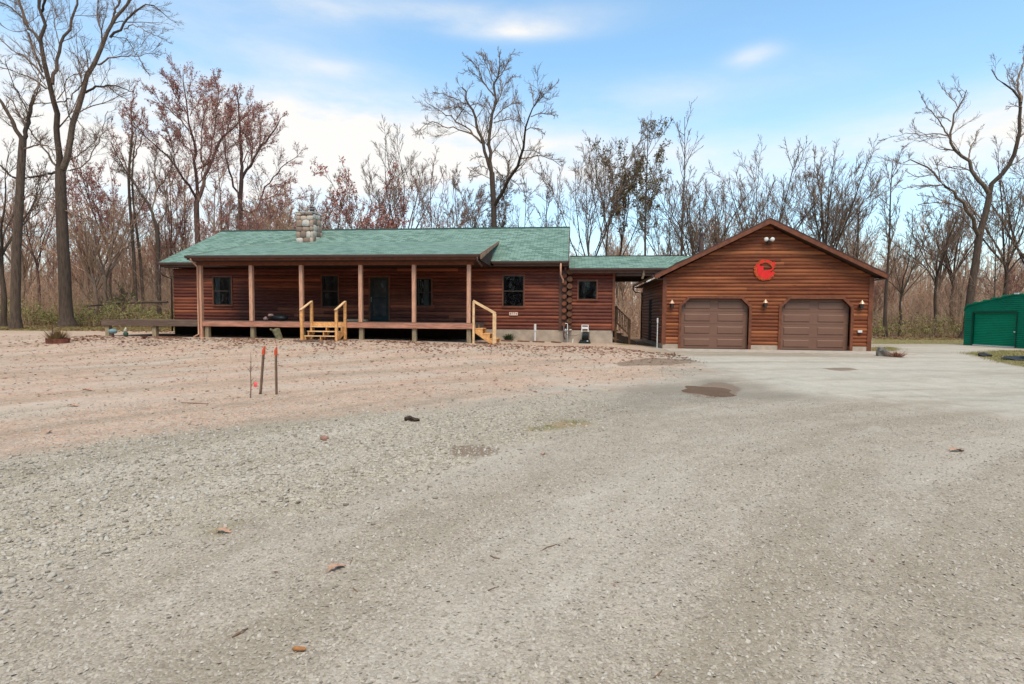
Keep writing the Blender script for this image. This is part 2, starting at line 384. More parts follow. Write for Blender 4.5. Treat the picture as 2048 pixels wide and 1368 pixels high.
Z_MUD = [zone([(885, 905), (905, 893), (950, 888), (1000, 897), (985, 912), (930, 918)]), zone([(1230, 726), (1290, 716), (1380, 718), (1400, 724), (1330, 731), (1240, 733)]),
         zone([(1362, 784), (1395, 773), (1430, 762), (1460, 767), (1485, 778), (1470, 792), (1430, 798), (1390, 794)]), zone([(1640, 737), (1700, 735), (1720, 740), (1680, 743)])]
Z_GRASS = [[(-120, 33), (-60, 24), (-36, 23.0), (-29, 24.5), (-22, 27.5), (-20.5, 31), (-20.5, 34), (-30, 38), (-120, 45)],
           zone([(1741, 688.2), (1930, 687.5), (2300, 688), (2300, 668), (1741, 674.5)]), zone([(1738, 702), (1745, 694), (1790, 694), (1800, 699), (1770, 704)]),
           zone([(1925, 706), (2000, 700.5), (2200, 704), (2250, 748), (2060, 735), (1990, 722)]), zone([(400, 1062), (440, 1040), (480, 1046), (450, 1068), (415, 1075)]),
           zone([(1060, 860), (1100, 850), (1150, 838), (1170, 846), (1120, 858)]), zone([(1228, 690), (1260, 683), (1290, 684), (1280, 690)])]
def make_ground():
    n = 460
    B = math.asinh(420 / 7); u = np.linspace(-1, 1, n); xs = 7 * np.sinh(B * u) - 1.0
    B2 = math.asinh(500 / 7); v0 = -math.asinh(70 / 7) / B2; v = np.linspace(v0, 1, n); ys = 7 + 7 * np.sinh(B2 * v)
    X, Y = np.meshgrid(xs, ys); Z = gz(X, Y); x = X.ravel(); y = Y.ravel()
    V = np.stack([x, y, Z.ravel()], 1)
    i = np.arange(n - 1); I, J = np.meshgrid(i, i); a = (J * n + I).ravel(); F = np.stack([a, a + 1, a + n + 1, a + n], 1)
    o = big_mesh('ground', V, F, M['ground'], smooth=True); o['kind'] = 'structure'
    me = o.data
    def put(name, val):
        q = me.attributes.new(name, 'FLOAT', 'POINT'); q.data.foreach_set('value', np.ascontiguousarray(val, np.float32))
    put('z_pink', np.clip(.5 + poly_sd(x, y, Z_PINK) / 3.2, 0, 1))
    put('z_coarse', np.clip(.5 + poly_sd(x, y, Z_COARSE) / 1.1, 0, 1))
    put('z_apron', np.clip(.5 + poly_sd(x, y, Z_APRON) / 2.0, 0, 1))
    put('z_wet', np.clip(.5 + poly_sd(x, y, Z_WET) / 2.0, 0, 1))
    put('z_mud', np.max([np.clip(.5 + poly_sd(x, y, q) / .35, 0, 1) for q in Z_MUD], 0))
    g = np.max([np.clip(.5 + poly_sd(x, y, q) / 1.0, 0, 1) for q in Z_GRASS], 0)
    put('z_grass', g)
    wood = np.clip((y - 33.5) / 3, 0, 1) * (x < 3) + np.clip((y - 41) / 4, 0, 1) * (x >= 3)
    wood = np.maximum(wood, np.clip((np.abs(x) - 55) / 8, 0, 1)); wood = np.maximum(wood, np.clip((-25 - y) / 6, 0, 1))
    yard = np.clip((y - 24.5) / 1, 0, 1) * (x < 13) * (x > -19)
    put('z_wood', np.maximum(wood, yard * .8))
    return o
def mat_ground():
    t = NT('yard_ground'); P = t.tc.outputs['Object']
    nA = t.noise(P, .55, 5, .6); nB = t.noise(P, 2.3, 5, .65); nC = t.noise(P, 9, 4, .65); nF = t.noise(P, 55, 3, .7); nS = t.noise(t.obj((1.0, 1.0, 1)), 24, 3, .7)
    sd = lambda nm, w: t.math('ADD', t.attr(nm), t.math('MULTIPLY', t.math('SUBTRACT', t.math('ADD', nA, t.math('MULTIPLY', nB, .6)), .8), w))
    v1 = t.voro(P, 34); v2 = t.voro(P, 85); ve = t.voro(P, 34, 'DISTANCE_TO_EDGE')
    s1 = t.n('ShaderNodeSeparateColor'); t.l(v1.outputs['Color'], s1.inputs[0]); s2 = t.n('ShaderNodeSeparateColor'); t.l(v2.outputs['Color'], s2.inputs[0])
    # packed fine driveway
    c = t.mix(t.ramp(nB, .3, .7), (.335, .283, .222), (.43, .368, .292))
    c = t.mix(t.math('MULTIPLY', t.ramp(nA, .42, .65), .5), c, (.38, .335, .27))
    # individual small stones scattered in the fines
    c = t.mix(t.math('MULTIPLY', t.ramp(s2.outputs[0], .5, .9), .45), c, (.60, .54, .46))
    c = t.mix(t.math('MULTIPLY', t.ramp(s2.outputs[1], .55, .92), .55), c, (.20, .165, .125))
    c = t.mix(t.math('MULTIPLY', t.ramp(nC, .52, .72), .38), c, (.24, .20, .15))
    # tan and pink small gravel by the house
    pk = t.mix(t.ramp(nB, .3, .7), (.43, .28, .192), (.58, .40, .285))
    pk = t.mix(t.math('MULTIPLY', t.ramp(s1.outputs[0], .45, .9), .45), pk, (.62, .52, .45))
    pk = t.mix(t.math('MULTIPLY', t.ramp(s1.outputs[1], .6, .9), .5), pk, (.26, .15, .105))
    pk = t.mix(t.math('MULTIPLY', t.ramp(nC, .55, .72), .4), pk, (.27, .20, .12))
    pk = t.mix(t.math('MULTIPLY', t.ramp(nA, .48, .62), .5), pk, (.44, .37, .29)); pk = t.mix(t.math('MULTIPLY', t.ramp(nB, .56, .70), .35), pk, (.34, .28, .19))
    c = t.mix(t.ramp(sd('z_pink', 2.0), .2, .85), c, pk)
    # coarse limestone
    cr = t.mix(s1.outputs[2], (.34, .285, .21), (.60, .525, .42))
    cr = t.mix(t.math('MULTIPLY', t.ramp(ve.outputs[0], .10, .0), .75), cr, (.13, .11, .085))
    cr = t.mix(t.math('MULTIPLY', t.ramp(nC, .5, .8), .3), cr, (.23, .20, .14))
    c = t.mix(t.ramp(sd('z_coarse', 2.0), .3, .8), c, cr)
    # pale blue-grey crushed stone by the garage
    ap = t.mix(t.ramp(nB, .3, .7), (.40, .36, .29), (.50, .455, .375)); ap = t.mix(t.math('MULTIPLY', t.ramp(nA, .45, .62), .4), ap, (.37, .345, .30))
    ap = t.mix(t.math('MULTIPLY', t.ramp(s1.outputs[0], .5, .95), .3), ap, (.60, .57, .52))
    c = t.mix(t.ramp(sd('z_apron', .9), .3, .8), c, ap)
    # wheel tracks: long soft bands of packed and loose stone that run with the driveway
    sp_ = t.n('ShaderNodeSeparateXYZ'); t.l(P, sp_.inputs[0]); qx = t.math('SUBTRACT', sp_.outputs[0], 13.0); qy = t.math('ADD', sp_.outputs[1], 4.5)
    rad = t.math('SQRT', t.math('ADD', t.math('MULTIPLY', qx, qx), t.math('MULTIPLY', qy, qy))); ang = t.math('ARCTAN2', qx, qy)
    cm_ = t.n('ShaderNodeCombineXYZ'); t.l(rad, cm_.inputs[0]); t.l(t.math('MULTIPLY', ang, 3.0), cm_.inputs[1])
    tr1 = t.noise(cm_.outputs[0], .8, 4, .6, .3); tr2 = t.noise(cm_.outputs[0], 2.6, 4, .65, .2)
    c = t.mix(t.math('MULTIPLY', t.ramp(tr1, .50, .66), .40), c, (.25, .205, .145)); c = t.mix(t.math('MULTIPLY', t.ramp(tr1, .50, .34), .30), c, (.56, .51, .44))
    c = t.mix(t.math('MULTIPLY', t.ramp(tr2, .52, .68), .30), c, (.27, .225, .16)); c = t.mix(t.math('MULTIPLY', t.ramp(tr2, .46, .32), .24), c, (.58, .53, .46))
    # damp ground, mud, grass and leaf floor
    wet = t.ramp(sd('z_wet', 1.9), .4, 1.0)
    c = t.mix(t.math('MULTIPLY', wet, .6), c, (.20, .175, .135))
    mud = t.ramp(t.math('ADD', t.attr('z_mud'), t.math('MULTIPLY', t.math('SUBTRACT', nC, .5), .9)), .4, .7)
    c = t.mix(t.math('MULTIPLY', mud, .85), c, (.21, .15, .105))
    gr = t.mix(t.ramp(nC, .35, .65), (.15, .135, .045), (.235, .215, .085)); gr = t.mix(t.math('MULTIPLY', t.ramp(nB, .45, .65), .8), gr, (.36, .24, .14))
    c = t.mix(t.ramp(sd('z_grass', .9), .35, .65), c, gr)
    wd = t.mix(t.ramp(nC, .35, .65), (.13, .075, .045), (.27, .165, .10)); wd = t.mix(t.math('MULTIPLY', t.ramp(nB, .5, .7), .6), wd, (.12, .11, .04))
    c = t.mix(t.ramp(sd('z_wood', .8), .3, .7), c, wd)
    h = t.math('ADD', t.math('MULTIPLY', v1.outputs['Distance'], -.5), t.math('ADD', t.math('MULTIPLY', nF, .8), t.math('MULTIPLY', nC, .9)))
    h = t.math('SUBTRACT', h, t.math('MULTIPLY', t.math('MULTIPLY', v2.outputs['Distance'], .5), 1.0))
    t.bump(h, .75, .016)
    t.sv(t.b.inputs['Roughness'], t.math('SUBTRACT', .95, t.math('MULTIPLY', wet, .25)))
    t.sv(t.b.inputs['Base Color'], c); t.b.inputs['Specular IOR Level'].default_value = .2
    return t.m
M['ground'] = mat_ground()
make_ground()
def flat_patch(name, pxs, mat, dz=.005):
    P = [gnd(*p) for p in pxs]; mb = MB(); c = np.mean(P, 0); ring = []
    n = len(P)
    for i in range(n):                                  # rounded, slightly ragged shore
        for k in range(4):
            t = k / 4; p0, p1, p2, p3 = P[i - 1], P[i], P[(i + 1) % n], P[(i + 2) % n]
            q = .5 * (2 * p1 + (p2 - p0) * t + (2 * p0 - 5 * p1 + 4 * p2 - p3) * t * t + (3 * p1 - p0 - 3 * p2 + p3) * t ** 3)
            q = c + (q - c) * (1 + random.uniform(-.045, .045)); ring.append((q[0], q[1], float(gz(q[0], q[1])) + dz))
    mb.add([(c[0], c[1], max(p[2] for p in ring))] + ring, [(0, i + 1, (i + 1) % len(ring) + 1) for i in range(len(ring))])
    o = mb.build(name, mat); o['kind'] = 'structure'; return o
mb = MB(); n_ = 40
mb.add([(PUD[0], PUD[1], -.030)] + [(PUD[0] + 1.1 * cos(2 * pi * k / n_), PUD[1] + 1.7 * sin(2 * pi * k / n_), -.030) for k in range(n_)], [(0, k + 1, (k + 1) % n_ + 1) for k in range(n_)])
mb.build('puddle', M['puddle'])['kind'] = 'structure'

# ------------------------------------------------------------------ log walls
def run_courses(mb, to_w, z0, z1, span, h=.155, bulge=.036, openings=(), slots=8, seed=1, base=0.0, joints=3.6):
    """rows of half-round siding. span(z) gives the two ends of the wall at height z; openings are functions z -> (a, b) or None.
    to_w(s, out, z) places a point of the wall in the yard"""
    rr = random.Random(seed); n = int(round((z1 - z0) / h)); prof = [(sin(pi * k / 5) ** .75 * bulge if 0 < k < 5 else 0.0, k / 5) for k in range(6)]
    for i in range(n):
        zb = z0 + i * h; zm = zb + h / 2
        if span(zm) is None: continue
        a, b = span(zm)
        if b - a < .05: continue
        segs = [(a, b)]; cuts = []
        for op in openings:
            c = op(zm)
            if c is None: continue
            ns = []
            for (p, q) in segs:
                if c[1] <= p or c[0] >= q: ns.append((p, q)); continue
                if c[0] > p: ns.append((p, c[0]))
                if c[1] < q: ns.append((c[1], q))
            segs = ns
        out = []
        for (p, q) in segs:                             # boards butt end to end
            while q - p > joints * 1.5:
                L = joints * rr.uniform(.55, 1.25); out.append((p, p + L - .003)); p += L
            out.append((p, q))
        for (p, q) in out:
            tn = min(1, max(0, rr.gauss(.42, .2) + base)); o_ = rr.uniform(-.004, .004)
            def ends(z):
                s_ = span(z) or span(zm)
                l = s_[0] if abs(p - a) < 1e-6 else p; r = s_[1] if abs(q - b) < 1e-6 else q
                for op in openings:
                    c0, c = op(zm), op(min(z, zb + h * .999))
                    if c0 and c:
                        if abs(p - c0[1]) < 1e-6: l = c[1]
                        if abs(q - c0[0]) < 1e-6: r = c[0]
                return l, r
            vs = []; nseg = max(1, min(slots, int((q - p) / .8)))
            for (bo, t) in prof:
                z = zb + t * h; l, r = ends(z)
                for k in range(nseg + 1): vs.append(to_w(l + (r - l) * k / nseg, bo + (o_ if 0 < t < 1 else 0), z))
            m = nseg + 1; fs = [(j * m + k, j * m + k + 1, (j + 1) * m + k + 1, (j + 1) * m + k) for j in range(5) for k in range(nseg)]
            fs += [tuple(j * m for j in range(6)), tuple(j * m + nseg for j in range(5, -1, -1))]
            mb.add(vs, fs, tn)
def rect(a, b, z0, z1): return lambda z: (a, b) if z0 < z < z1 else None

def window_unit(parent, x0, x1, z0, z1, y, sash=True, curtains=()):
    "a window standing 4 cm proud of the logs: casing, rail, glass, curtains"
    f = MB(); w = .055
    f.box(x0 - w, x1 + w, y - .075, y + .05, z1, z1 + w); f.box(x0 - w, x1 + w, y - .09, y + .05, z0 - w, z0)
    f.box(x0 - w, x0, y - .073, y + .05, z0, z1); f.box(x1, x1 + w, y - .073, y + .05, z0, z1)
    fo = f.build('window', M['trim'], parent)
    s = MB(); q = .028
    s.box(x0, x1, y - .055, y - .01, z1 - q, z1); s.box(x0, x1, y - .055, y - .01, z0, z0 + q); s.box(x0, x0 + q, y - .053, y - .01, z0 + q, z1 - q); s.box(x1 - q, x1, y - .053, y - .01, z0 + q, z1 - q)
    if sash: s.box(x0 + q, x1 - q, y - .06, y - .01, (z0 + z1) / 2 - .022, (z0 + z1) / 2 + .022)
    s.build('sash', M['frame'], fo)
    g = MB(); g.box(x0 + q, x1 - q, y - .035, y - .03, z0 + q, z1 - q); g.build('pane', M['window_glass'], fo)
    b = MB(); b.box(x0 + .002, x1 - .002, y + .04, y + .046, z0, z1); b.build('dark_room', M['inside'], fo)
    for (a, c) in curtains:
        k = MB(); n = 9
        P = [(a + (c - a) * i / n, y + .012 + .008 * (i % 2)) for i in range(n + 1)]
        k.add([(p[0], p[1], z0 + .03) for p in P] + [(p[0], p[1], z1 - .05) for p in P], [(i, i + 1, n + 2 + i, n + 1 + i) for i in range(n)])
        k.build('curtain', M['curtain'], fo)
    return fo
def mat_winglass():
    t = NT('window_glass'); t.b.inputs['Base Color'].default_value = (.5, .55, .55, 1)
    tr = t.n('ShaderNodeBsdfTransparent'); tr.inputs[0].default_value = (.70, .76, .80, 1); gl = t.n('ShaderNodeBsdfGlossy'); gl.inputs['Roughness'].default_value = .03
    fr = t.n('ShaderNodeFresnel'); fr.inputs[0].default_value = 1.5; mx = t.n('ShaderNodeMixShader')
    t.l(fr.outputs[0], mx.inputs[0]); t.l(tr.outputs[0], mx.inputs[1]); t.l(gl.outputs[0], mx.inputs[2]); t.l(mx.outputs[0], t.out.inputs[0]); return t.m
M['window_glass'] = mat_winglass()

def roof_plane(parent, name, A, B, C, D, thick=.09, mat=None):
    "slab with the shingled face A (eave left) B (eave right) C (ridge right) D (ridge left)"
    A, B, C, D = [np.array(p, float) for p in (A, B, C, D)]
    n = np.cross(B - A, D - A); n /= np.linalg.norm(n); lo = -n * thick
    me = bpy.data.meshes.new(name); V = [A, B, C, D, A + lo, B + lo, C + lo, D + lo]
    F = [(0, 1, 2, 3), (7, 6, 5, 4), (1, 0, 4, 5), (2, 1, 5, 6), (3, 2, 6, 7), (0, 3, 7, 4)]
    me.from_pydata([tuple(p) for p in V], [], F); uv = me.uv_layers.new(name='UVMap')
    ex = (B - A) / np.linalg.norm(B - A); ey = np.cross(n, ex)
    for p in me.polygons:
        for li in p.loop_indices:
            v = V[me.loops[li].vertex_index] - A; uv.data[li].uv = (float(v @ ex) + 50, float(v @ ey) + 50)
    for m in (M['roof'], M['fascia']): me.materials.append(m)
    for i, p in enumerate(me.polygons): p.material_index = 0 if i == 0 else 1
    o = bpy.data.objects.new(name, me); COL.objects.link(o); o.parent = parent
    if parent is not None: o.matrix_parent_inverse = Matrix.Translation(-parent.location)
    return o
def gutter(parent, x0, x1, y, z, depth=.11, h=.11, name='gutter'):
    m = MB(); pr = [(0, 0), (0, -h * .8), (-.03, -h), (-depth * .75, -h), (-depth, -h * .45), (-depth, 0), (-depth + .012, 0), (-depth + .012, -h * .4), (-depth * .7, -h * .86), (-.035, -h * .86), (-.012, -h * .7), (-.012, 0)]
    n = len(pr); m.add([(x0, y + a, z + b) for a, b in pr] + [(x1, y + a, z + b) for a, b in pr], [(i, (i + 1) % n, n + (i + 1) % n, n + i) for i in range(n)])
    for x in (x0, x1): m.add([(x, y + a, z + b) for a, b in pr[:6]], [tuple(range(6))])
    return m.build(name, M['gutter'], parent)

# ------------------------------------------------------------------ the log house with its porch, side room and covered passage
YW = 23.75; YR = 27.9; XL, XR = -19.37, -.42
house = thing('log_house', 'long one storey log house with green shingle roof, stone chimney and front porch', 'house', (-10, 24, .3))
def fr(y): return lambda s, o, z: (s, y - o, z)
mb = MB()
w1 = rect(-17.26, -16.33, 1.79, 3.14); wbig = rect(-11.75, -10.95, 1.75, 3.2); dr = rect(-9.38, -8.5, 1.1, 3.16); w3 = rect(-7.2, -6.45, 1.8, 3.06); w4 = rect(-3.12, -2.19, 1.81, 3.19)
run_courses(mb, fr(YW), .76, 3.56, lambda z: (XL, XR), openings=(w1, wbig, dr, w3, w4), seed=3)
run_courses(mb, lambda s, o, z: (XL - o, s, z), .76, 3.56, lambda z: (YW, 32.0), seed=4)
run_courses(mb, lambda s, o, z: (XR + o, s, z), .76, 3.6, lambda z: (YW, 32.0), seed=5)
for sx, X in ((-1, XL), (1, XR)):                      # gable ends under the main roof
    run_courses(mb, (lambda X, sx: lambda s, o, z: (X + sx * o, s, z))(X, sx), 3.6, 5.8, lambda z: (YW + (z - 3.9) / .482, 32.05 - (z - 3.9) / .482) if z > 3.9 else (YW, 32.05), seed=6)
mb.build('wall', M['house_logs'], house)
mb = MB(); mb.box(XL + .02, XR - .02, YW + .1, 31.9, .2, 3.5); mb.box(XL + .03, XR - .03, YW + .02, YW + .098, .78, 1.0); mb.build('wall_core', M['inside'], house)
mb = MB(); mb.box(-4.0, XR + .03, YW - .012, 32.03, -.2, .757); mb.build('foundation', M['foundation'], house)
mb = MB(); mb.box(XR + .033, 1.80, YW + .02, 27.5, -.2, .755); mb.build('foundation', M['foundation'], house)
mb = MB(); mb.box(XL - .01, -4.003, YW - .012, 32.03, -.2, .757); mb.build('shade_dark_foundation', M['underporch_shade'], house)  # foundation behind the porch piers, with the deep shade put into its colour
# side room
mb = MB(); w5 = rect(.26, 1.07, 2.14, 2.96)
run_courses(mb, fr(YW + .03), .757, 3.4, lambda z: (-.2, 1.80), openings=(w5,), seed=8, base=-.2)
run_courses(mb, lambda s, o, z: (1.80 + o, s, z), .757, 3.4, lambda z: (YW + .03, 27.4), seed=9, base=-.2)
mb.build('side_room_wall', M['house_logs'], house)
mb = MB(); mb.box(-.3, 1.77, YW + .13, 27.3, .3, 3.38); mb.build('side_room_core', M['inside'], house)
mb = MB(); mb.box(1.765, 1.87, YW - .052, YW + .06, .757, 3.38); mb.build('corner_board', M['trim'], house)
window_unit(house, -17.26, -16.33, 1.79, 3.14, YW, curtains=((-17.22, -16.98), (-16.52, -16.37)))
window_unit(house, -11.75, -10.95, 1.75, 3.2, YW)
window_unit(house, -7.2, -6.45, 1.8, 3.06, YW, curtains=((-7.12, -7.04), (-6.82, -6.6)))
window_unit(house, -3.12, -2.19, 1.81, 3.19, YW)
window_unit(house, .26, 1.07, 2.14, 2.96, YW + .03, sash=False, curtains=())
# front door with a full-length glazed storm door
mb = MB(); mb.box(-9.46, -9.38, YW - .07, YW + .05, 1.1, 3.2); mb.box(-8.5, -8.42, YW - .07, YW + .05, 1.1, 3.2); mb.box(-9.38, -8.5, YW - .068, YW + .05, 3.12, 3.2)
dfr = mb.build('door_frame', M['trim'], house)
mb = MB(); mb.box(-9.38, -8.5, YW - .035, YW + .01, 1.1, 1.32); mb.box(-9.38, -8.5, YW - .035, YW + .01, 3.0, 3.12); mb.box(-9.38, -9.26, YW - .034, YW + .01, 1.32, 3.0); mb.box(-8.62, -8.5, YW - .034, YW + .01, 1.32, 3.0); mb.box(-9.26, -8.62, YW - .033, YW + .01, 2.12, 2.2)
dd = mb.build('door', plain('dark_green_storm_door', (.014, .024, .02), .6, .2, 4), house)
mb = MB(); mb.box(-9.26, -8.62, YW - .02, YW - .015, 1.32, 3.0); mb.build('pane', M['window_glass'], dd)
mb = MB(); mb.box(-9.3, -8.6, YW + .03, YW + .04, 1.3, 3.0); mb.build('inner_door', plain('pale_inner_door', (.16, .13, .11), .7, .3, 3), dd)
mb = MB(); mb.tube([(-9.33, YW - .06, 1.98), (-9.33, YW - .075, 2.06), (-9.33, YW - .06, 2.2)], .012, 6); mb.build('handle', M['grey'], dd)
# interlocking log ends at the right corner
for i in range(17):
    z = .86 + i * .155
    if z > 3.35: break
    if i % 2: mb = MB(); mb.tube([(-.50 + .14, YW + .2, z), (-.50 + .14, YW - .16 - random.uniform(0, .05), z)], [.10, .10], 12)
    else: mb = MB(); mb.tube([(-.12, YW + .2, z), (-.12, YW - .22 - random.uniform(0, .06), z)], [.125, .12], 12)
    mb.build('log_end', M['log_end'] if i % 2 == 0 else M['trim'], house, smooth=False)
mb = MB(); mb.box(-.60, -.24, YW - .055, YW + .01, .762, 3.42, .1); mb.build('corner_board', M['fascia'], house)
# main roof
eY, eZ, rZ = 23.22, 3.80, 6.03
roof = roof_plane(house, 'roof', (-19.72, eY, eZ), (-.20, eY, eZ), (-.20, YR, rZ), (-19.72, YR, rZ))
roof_plane(house, 'back_roof', (-.20, 32.6, eZ), (-19.72, 32.6, eZ), (-19.72, YR + .002, rZ), (-.20, YR + .002, rZ))
mb = MB(); mb.prism([(-19.74, YR - .14, rZ - .045), (-19.74, YR, rZ + .035), (-19.74, YR + .14, rZ - .045), (-19.74, YR + .14, rZ - .06), (-19.74, YR, rZ + .02), (-19.74, YR - .14, rZ - .06)], (19.56, 0, 0)); mb.build('ridge_cap', plain('dark_green_ridge_cap', (.02, .045, .035), .8, .2, 3), house)
for x in (-19.76, -.19):
    mb = MB(); mb.prism([(x, eY - .03, eZ - .01), (x, YR, rZ - .0), (x, YR, rZ - .19), (x, eY - .03, eZ - .2)], (.035, 0, 0)); mb.build('rake_board', M['fascia'], house)
for xa, xb in ((-3.5, -.22), (-19.7, -16.1)): mb = MB(); mb.box(xa, xb, eY, eY + .025, eZ - .22, eZ - .03); mb.build('fascia', M['fascia'], house)
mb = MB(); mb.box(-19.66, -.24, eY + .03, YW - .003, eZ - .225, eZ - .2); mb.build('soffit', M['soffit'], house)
gutter(house, -3.55, -.22, eY - .004, eZ - .01); gutter(house, -19.80, -16.15, eY - .004, eZ - .01)
# porch roof: a lower-pitched roof lying on the main one
pY, pZ, jY, jZ = 20.45, 3.80, 25.75, 5.03
roof_plane(house, 'porch_roof', (-16.02, pY, pZ), (-3.62, pY, pZ), (-3.62, jY, jZ), (-16.02, jY, jZ), .1)
for x in (-16.05, -3.62):
    mb = MB(); mb.prism([(x, pY - .03, pZ + .004), (x, jY, jZ + .004), (x, jY, jZ - .12), (x, pY - .03, pZ - .19)], (.032, 0, 0)); mb.build('rake_board', M['trim'] if x > -10 else M['fascia'], house)
mb = MB(); mb.prism([(-3.585, pY - .04, pZ - .03), (-3.585, jY - .3, jZ - .09), (-3.585, jY - .3, jZ - .13), (-3.585, pY - .04, pZ - .21)], (.02, 0, 0)); mb.build('rake_trim', plain('pale_worn_rake_trim', (.30, .19, .12), .8, .25, 3), house)
gutter(house, -16.1, -3.66, pY - .004, pZ - .012)
mb = MB(); mb.box(-15.98, -3.68, pY + .002, pY + .03, pZ - .21, pZ - .03); mb.build('fascia', M['trim'], house)
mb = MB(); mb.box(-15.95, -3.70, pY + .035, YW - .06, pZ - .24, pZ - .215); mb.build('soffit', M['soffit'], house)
mb = MB(); mb.box(-15.9, -3.95, 20.80, 20.95, 3.42, 3.555); mb.build('porch_beam', M['trim'], house)
for x in (-16.0, -3.66): mb = MB(); mb.prism([(x, 20.6, 3.58), (x, YW, 3.58), (x, YW, 4.35), (x, 20.6, 3.66)], (.03, 0, 0)); mb.build('porch_gable_infill', M['soffit'], house)
# porch deck
DZ = 1.075
PX = [-15.79, -13.47, -11.24, -8.67, -6.41, -4.14]
mb = MB(); nb = 44
for k in range(22):
    y0 = 20.86 + k * .145
    if y0 > 23.9: break
    mb.box(-20.42, -4.02, y0, y0 + .138, DZ - .03, DZ, random.random())
mb.build('deck_boards', M['deckgrey'], house)
mb = MB(); mb.box(-15.68, -3.99, 20.78, 20.83, DZ - .235, DZ - .012); mb.build('deck_beam', M['deck'], house)
for q in ((-20.46, -15.92, 20.785, 20.83), (-20.46, -20.42, 20.833, 24), (-4.02, -3.985, 20.833, YW - .05)): mb = MB(); mb.box(*q, DZ - .25, DZ - .016); mb.build('deck_beam', M['deckgrey'], house)
mb = MB()
for x in np.arange(-20.2, -4.2, .6): mb.box(x, x + .045, 20.84, 23.7, DZ - .22, DZ - .034)
mb.build('deck_joists', M['soffit'], house)
for i, x in enumerate(PX):
    mb = MB(); w = .075; mb.box(x - w, x + w, 20.80, 20.95, DZ + .001 if i else .32, 3.42); mb.build('porch_post', M['post'], house, bevel=.008)
for x in PX[1:] + [-15.55]:
    g = float(gz(x, 20.9)); mb = MB(); mb.box(x - .085, x + .085, 20.86, 21.03, g - .15, DZ - .24); mb.build('pier', M['pier'], house, bevel=.01)
for x in (-20.27, -18.02):
    g = float(gz(x, 20.9)); mb = MB(); mb.box(x - .09, x + .09, 20.86, 21.04, g - .15, DZ - .252); mb.build('pier', M['pier'], house, bevel=.01)
# gutters' downspouts
def spout(pts, name='downspout', mat='gutter', r=.038):
    m = MB(); m.tube(pts, r, 8); return m.build(name, M[mat], house, smooth=True)
spout([(-19.62, eY - .06, 3.69), (-19.62, eY - .05, 3.35), (-19.56, eY + .04, 3.2), (-19.42, YW - .1, 3.04), (-19.42, YW - .12, .5)])
spout([(-15.86, 20.40, 3.69), (-15.86, 20.42, 3.6), (-15.83, 20.75, 3.36), (-15.83, 20.75, .5), (-15.95, 20.6, .38)], mat='post', r=.034)
spout([(-3.72, 20.40, 3.69), (-3.72, 20.42, 3.55), (-3.66, 20.7, 3.42), (-3.62, 20.9, 3.36)])
spout([(-.52, eY - .06, 3.69), (-.52, eY - .06, 3.2), (-.42, YW - .28, 3.0), (-.42, YW - .3, 2.85)], mat='post')
spout([(-.36, YW - .30, 1.05), (-.36, YW - .3, .5), (-.3, YW - .36, .36)], mat='gutter', r=.034)
# covered passage between house and garage
bA = (-.16, 23.36, 3.50); bz = 4.25; by = 25.55
roof_plane(house, 'passage_roof', bA, (4.15, 23.36, 3.50), (4.15, by, bz), (-.16, by, bz), .08)
mb = MB(); mb.add([(4.15, 23.36, 3.5), (5.7, by, bz), (4.15, by, bz)], [(0, 1, 2)]); 
roof_plane(house, 'passage_back_roof', (5.6, 27.7, 3.50), (-.16, 27.7, 3.50), (-.16, by + .002, bz), (5.6, by + .002, bz), .08)
roof_plane(house, 'passage_roof_end', (4.151, 23.40, 3.515), (4.6, 24.3, 3.82), (5.6, by, bz), (4.151, by, bz), .08)
mb = MB(); mb.box(-.14, 5.3, by - .06, by + .06, bz - .01, bz + .025); mb.build('ridge_cap', M['frame'], house)
gutter(house, -.14, 4.0, 23.356, 3.49, .1, .1)
mb = MB(); mb.box(-.12, 3.9, 23.37, 23.40, 3.28, 3.44); mb.build('fascia', M['fascia'], house)
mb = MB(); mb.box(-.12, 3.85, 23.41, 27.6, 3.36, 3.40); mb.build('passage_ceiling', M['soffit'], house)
for y in (23.42, 27.4): mb = MB(); mb.box(1.9, 3.7, y, y + .14, 3.16, 3.358); mb.build('passage_beam', M['soffit'], house)
mb = MB(); mb.tube([(3.06, 23.40, 3.42), (3.06, 23.42, 3.2), (3.02, 23.5, 3.05)], .05, 8); mb.build('downspout', M['pier'], house)
# chimney of fieldstones
cx0, cx1, cy0, cy1, cz1 = -14.21, -13.30, 25.9, 26.9, 6.60
mb = MB(); mb.box(cx0 + .05, cx1 - .05, cy0 + .05, cy1 - .05, 4.7, cz1 - .02); ch = mb.build('chimney', M['mortar'], house)
mb = MB(); rs = random.Random(5)
def stones(u0, u1, z0, z1, place):
    z = z0
    while z < z1 - .03:
        hh = min(rs.uniform(.20, .36), z1 - z); u = u0
        if z1 - z - hh < .1: hh = z1 - z
        while u < u1 - .02:
            ww = min(rs.uniform(.20, .42), u1 - u)
            if u1 - u - ww < .09: ww = u1 - u
            jz = rs.uniform(-.025, .025); place(u + ww / 2, z + hh / 2 + jz, ww / 2 * .97, hh / 2 * .98 + .01, rs.random()); u += ww
        z += hh
stones(cx0, cx1, 5.0, cz1 - .03, lambda u, z, a, b, t: mb.lump((u, cy0 + .05, z), a * 1.06, .085, b * 1.06, .09, t, sq=.55))
stones(cy0 + .06, cy1, 5.1, cz1 - .03, lambda u, z, a, b, t: mb.lump((cx1 - .05, u, z), .085, a * 1.06, b * 1.06, .09, t, sq=.55))
stones(cy0 + .06, cy1, 5.1, cz1 - .03, lambda u, z, a, b, t: mb.lump((cx0 + .05, u, z), .085, a * 1.06, b * 1.06, .09, t, sq=.55))
